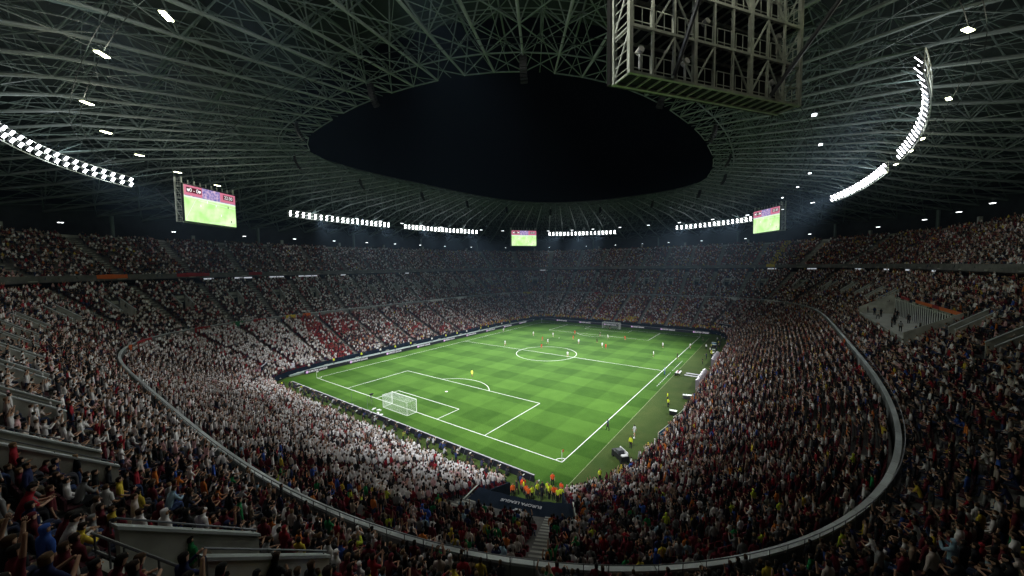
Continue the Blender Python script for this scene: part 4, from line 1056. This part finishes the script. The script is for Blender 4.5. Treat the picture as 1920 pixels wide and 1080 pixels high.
pidx = np.zeros(N, int); P_ = [PW, PWL, PM, PR, PF, PN, PRED, PYEL]
leftq = (Y > 20); nearg = (X < -45)
pidx[:] = 2
pidx[(X > 45)] = 4
pidx[(Y < -25) & (X > -58)] = 3
pidx[(Y > 25) & (X < 12)] = 1
pidx[(tier == 0) & nearg & (Y > -36)] = 0
pidx[(tier == 0) & (Y > 25) & (X < -43)] = 0
lq = (tier == 0) & (Y > 25) & (X >= -43) & (X < 15)
pidx[lq] = 2
pidx[lq & (X < -36.5)] = 6
pidx[lq & (X >= -36.5) & (X < -28) & (rowi > 9) & (nz > -.1)] = 6
pidx[lq & (X >= -28) & (nz > .8)] = 6
pidx[(tier == 0) & (Y > 25) & (X >= 15)] = 2
pidx[(tier == 1) & nearg & (Y > 0)] = 1
pidx[(tier == 1) & nearg & (Y > -30) & (Y <= 0)] = 0
pidx[(tier == 1) & (X < -50) & (Y <= -30+nz*5)] = 5
pidx[(tier == 0) & nearg & (Y > -41)] = 0
pidx[(tier == 0) & (X < -55) & (Y < -20) & (rowi > 22+nz*2)] = 5
pidx[(tier == 0) & (X < -62) & (Y < -36) & (rowi > 8)] = 5
pidx[(tier == 2)] = 2
pidx[(tier == 2) & (X > 40)] = 4
pidx[(tier == 0) & (X > 60) & (rowi < 2)] = 7
pidx[(tier == 0) & (X > 60) & (rowi < 5) & (Y < -1) & (Y > -9)] = 7
pidx[(tier == 0) & (Y > 40) & (X > 20) & (rowi < 2)] = 7
ci = np.zeros(N, int)
for k, p_ in enumerate(P_):
    s = pidx == k; ci[s] = rng.choice(len(names), s.sum(), p=p_)
tv = (tier == 2) & (np.abs(PU-(PER-47)) < .7); ci[tv] = names.index('yellow')
shirt = CA[ci]*rng.uniform(.75, 1.15, (N, 1)); shirt = np.clip(shirt, 0, .85)
tro = np.array([(.02, .025, .05), (.012, .012, .014), (.05, .05, .06), (.12, .10, .07), (.03, .05, .12)])[rng.integers(0, 5, N)]
skin = np.array(SKIN)[rng.integers(0, 5, N)]*rng.uniform(.8, 1.1, (N, 1)); hi = rng.choice(6, N, p=[.3, .25, .18, .15, .05, .07]); hair = np.array(HAIR)[hi]
capm = rng.random(N) < .10; hair[capm] = CA[ci][capm]
KINDS = ['stand', 'clap', 'up', 'phone', 'sit', 'sitlean', 'one', 'situp']
kp = np.zeros((N, 8)); 
kp[:] = (.10, .04, .02, .03, .44, .32, .02, .03)
st = (tier == 0) & nearg; kp[st] = (.62, .12, .035, .05, .06, .03, .05, .0)
st = (tier == 0) & ((X > 55) | ((Y < -25) & (X > -45))); kp[st] = (.50, .12, .035, .05, .10, .04, .08, .0)
st = (tier == 1) & nearg; kp[st] = (.20, .03, .01, .02, .48, .25, .01, .0)
st = (tier == 1) & nearg & (Y > -30); kp[st] = (.30, .08, .04, .04, .28, .22, .02, .02)
cum = np.cumsum(kp/kp.sum(1, keepdims=True), 1); var = (rng.random((N, 1)) > cum).sum(1).clip(0, 7)
scl = rng.normal(1.0, .045, N).clip(.86, 1.12)
# the largest seen spectators become individuals
px, py, pz = proj(np.c_[XY, PZ+1.2]); rr = np.hypot(X-CAM.x, Y-CAM.y)
close = (rr < 5.5) & (tier == 1) & (PD > 10)
vis = (pz > 1) & (px > 5) & (px < 1915) & (py > 330) & (py < 1075) & (tier == 1) & ~close
order = np.argsort(np.where(vis, pz, 1e9)); NI = 178
ind = set(order[:NI].tolist())
ordn = ['first', 'second', 'third', 'fourth', 'fifth', 'sixth', 'seventh', 'eighth', 'ninth', 'tenth', 'eleventh', 'twelfth', 'thirteenth', 'fourteenth', 'fifteenth', 'sixteenth', 'seventeenth', 'eighteenth', 'nineteenth', 'twentieth']
hn = ['black', 'dark brown', 'brown', 'black', 'fair', 'light brown']; pn = {'stand': 'standing', 'clap': 'clapping', 'up': 'both arms raised', 'phone': 'filming with hands up', 'sit': 'seated', 'sitlean': 'leaning forward', 'one': 'one arm raised', 'situp': 'seated arms raised'}
cn = {'dark': 'charcoal', 'offwhite': 'off-white', 'lightblue': 'pale blue', 'tan': 'tan'}
used = {}
for q in sorted(ind):
    c = names[ci[q]]; k = KINDS[var[q]]
    blk = 'left of the picture corner' if False else ('beside the nearest concrete entrance' if abs(PU[q]-316) < 4 else 'beside the second concrete entrance' if abs(PU[q]-305) < 5 else 'left of the nearest entrance' if PU[q] < 312 else 'right of the nearest entrance' if PU[q] < 326 else 'straight below the camera' if PU[q] < 338 else 'in the dark right block')
    lb = '%s-shirted spectator, %s hair, %s, %s row above the parapet, %s' % (cn.get(c, c), hn[hi[q]] if not capm[q] else 'capped', pn[k], ordn[min(int(rowi[q]), 19)], blk)
    lb = lb.replace('capped hair', 'cap')
    wds = lb.split()
    if len(wds) > 16: lb = lb.replace('above the parapet', 'up'); 
    if len(lb.split()) > 16: lb = lb.replace('spectator', 'fan').replace('concrete ', '').replace('both ', '')
    if len(lb.split()) > 16: lb = lb.replace(' above the parapet', '').replace(' raised', ' up').replace('filming with hands up', 'filming')
    lb = ' '.join(lb.split()[:16])
    person((X[q], Y[q], PZ[q]), ROT[q], k, tuple(shirt[q]), tuple(tro[q]), lb, 'spectator', 'spectators in the near blocks', False, float(scl[q]), hair=tuple(hair[q]), skin=tuple(skin[q]))
mask = np.ones(N, bool); mask[list(ind)] = False; mask &= ~close
idx = np.nonzero(mask)[0]; print('crowd', len(idx))
me = bpy.data.meshes.new('crowd'); me.vertices.add(len(idx)); me.vertices.foreach_set('co', np.c_[XY[idx], PZ[idx]].astype(np.float32).ravel())
def att(me, nm, ty, arr, key):
    a = me.attributes.new(nm, ty, 'POINT'); a.data.foreach_set(key, np.ascontiguousarray(arr, dtype=np.float32 if ty != 'INT' else np.int32).ravel())
for nm, arr in (('shirt', shirt), ('trousers', tro), ('skin', skin), ('hair', hair)): att(me, nm, 'FLOAT_COLOR', np.c_[arr[idx], np.ones(len(idx))], 'color')
att(me, 'turn', 'FLOAT', ROT[idx], 'value'); att(me, 'size', 'FLOAT', scl[idx], 'value'); att(me, 'variant', 'INT', var[idx], 'value')
crowd = bpy.data.objects.new('crowd', me); link(crowd); tag(crowd, 'packed crowd of spectators filling every tier of the stadium', 'crowd', kind='stuff')
def scatter(obj, temps, usevar):
    ng = bpy.data.node_groups.new(obj.name+'_scatter', 'GeometryNodeTree')
    ng.interface.new_socket('Geometry', in_out='INPUT', socket_type='NodeSocketGeometry'); ng.interface.new_socket('Geometry', in_out='OUTPUT', socket_type='NodeSocketGeometry')
    nn = ng.nodes; L = ng.links.new; gi = nn.new('NodeGroupInput'); go = nn.new('NodeGroupOutput')
    def named(n, t): a = nn.new('GeometryNodeInputNamedAttribute'); a.data_type = t; a.inputs[0].default_value = n; return a.outputs[0]
    tr, sz = named('turn', 'FLOAT'), named('size', 'FLOAT')
    cx = nn.new('ShaderNodeCombineXYZ'); L(tr, cx.inputs[2]); cs = nn.new('ShaderNodeCombineXYZ')
    for k in range(3): L(sz, cs.inputs[k])
    jn = nn.new('GeometryNodeJoinGeometry')
    mp = nn.new('GeometryNodeMeshToPoints'); L(gi.outputs[0], mp.inputs[0])
    for k, t in enumerate(temps):
        ob = nn.new('GeometryNodeObjectInfo'); ob.inputs['Object'].default_value = t
        ip = nn.new('GeometryNodeInstanceOnPoints'); L(mp.outputs[0], ip.inputs['Points']); L(ob.outputs['Geometry'], ip.inputs['Instance'])
        L(cx.outputs[0], ip.inputs['Rotation']); L(cs.outputs[0], ip.inputs['Scale'])
        if usevar:
            cp = nn.new('FunctionNodeCompare'); cp.data_type = 'INT'; cp.operation = 'EQUAL'
            va = named('variant', 'INT'); L(va, cp.inputs[2]); cp.inputs[3].default_value = k; L(cp.outputs[0], ip.inputs['Selection'])
        L(ip.outputs[0], jn.inputs[0])
    L(jn.outputs[0], go.inputs[0])
    md = obj.modifiers.new('scatter', 'NODES'); md.node_group = ng
scatter(crowd, [crowd_template(k, 'spectator_'+k, False, k in ('sit', 'stand', 'phone')) for k in KINDS], True)
# seats under and between them
sm = MB().box(-.22, .22, -.05, .30, .40, .46).box(-.22, .22, -.12, -.05, .42, .82).mesh('seat', M['i_shirt'])
seat_t = bpy.data.objects.new('seat', sm)
me = bpy.data.meshes.new('stadium_seats'); allr = []
for (d0, td, z0, rs, n_, tr_) in ((LD0, LT, LZ, LR, LN, 0), (MD0, MT, MZ, MR, MN, 1)):
    for r in range(n_):
        d = d0+r*td+.42; u = np.arange(0, PER, .12); p, g = base(u); q = p+g*d; L_ = np.r_[0, np.cumsum(np.linalg.norm(np.diff(q, axis=0), axis=1))]
        n = int(L_[-1]/.54); s = (np.arange(n)+.5)*L_[-1]/n; us = np.interp(s, L_, u); seg = us/SEG; kp_ = ~(((seg % 10) > 1.9) & ((seg % 10) < 3.35))
        if tr_ == 1:
            fs = np.floor(seg).astype(int)
            if VR0-1 <= r <= VR1: kp_ &= ~np.isin(fs, list(VOM))
            if 5 <= r < 12: kp_ &= ~np.isin(fs, list(DECK))
        else: kp_ &= ~((us > U0-.6) & (us < U1+.6) & (r < 17))
        us = us[kp_]; p, g = base(us); q = p+g*d
        allr.append(np.c_[q, np.full(len(us), z0+r*rs), np.arctan2(-g[:, 1], -g[:, 0])-np.pi/2])
A = np.concatenate(allr); me.vertices.add(len(A)); me.vertices.foreach_set('co', A[:, :3].astype(np.float32).ravel())
att(me, 'turn', 'FLOAT', A[:, 3], 'value'); att(me, 'size', 'FLOAT', np.ones(len(A)), 'value')
sc_ = np.where(((A[:, 0] < -40) & (A[:, 2] < 11))[:, None], np.array([(.12, .012, .02)]), np.array([(.045, .012, .016)]))*rng.uniform(.8, 1.2, (len(A), 1))
att(me, 'shirt', 'FLOAT_COLOR', np.c_[sc_, np.ones(len(A))], 'color')
seats = bpy.data.objects.new('stadium_seats', me); link(seats); tag(seats, 'rows of maroon and dark tip-up seats under the crowd', 'seats', kind='stuff'); scatter(seats, [seat_t], False)
# people on the deck
for (u_, d_, lb) in ((392, 6.9, 'nearer dark figure standing on the pale deck'), (397, 7.5, 'second dark figure standing on the pale deck'), (410, 8.8, 'dark figure by the glazed wall of the deck'), (417, 8.6, 'dark figure far along the pale deck'), (421, 9.0, 'farthest dark figure on the pale deck')):
    p = Pu(u_, d_, dz); person(p, random.uniform(0, 6), 'stand', DK, DK, lb, 'steward')

# ------------------------------------------------------------------ night haze in the floodlight beams
hz = MB().box(-262, 262, -232, 232, -2.3, 64).build('haze', None, kind='stuff')
hm = bpy.data.materials.new('haze'); hm.use_nodes = True; hn_ = hm.node_tree.nodes; hn_.clear()
ho = hn_.new('ShaderNodeOutputMaterial'); hv = hn_.new('ShaderNodeVolumePrincipled')
hv.inputs['Color'].default_value = (.50, .74, 1.0, 1); hv.inputs['Density'].default_value = .00015; hv.inputs['Anisotropy'].default_value = .35
hm.node_tree.links.new(hv.outputs[0], ho.inputs['Volume']); hz.data.materials.append(hm)

for k in range(9):
    u_ = 390+k*4.1+random.uniform(-1, 1); d_ = random.uniform(5.2, 9.2); p = Pu(u_, d_, dz)
    c = random.choice([DK, DK, (.3, .3, .3), (.02, .03, .09)])
    person(p, random.uniform(0, 6), random.choice(['stand', 'walk']), c, DK, '%s-topped visitor on the pale deck, %s of nine from the nearer end' % ({DK: 'black'}.get(c, 'grey' if c[0] > .2 else 'navy'), ORD[k]), 'visitor', 'visitors on the deck')
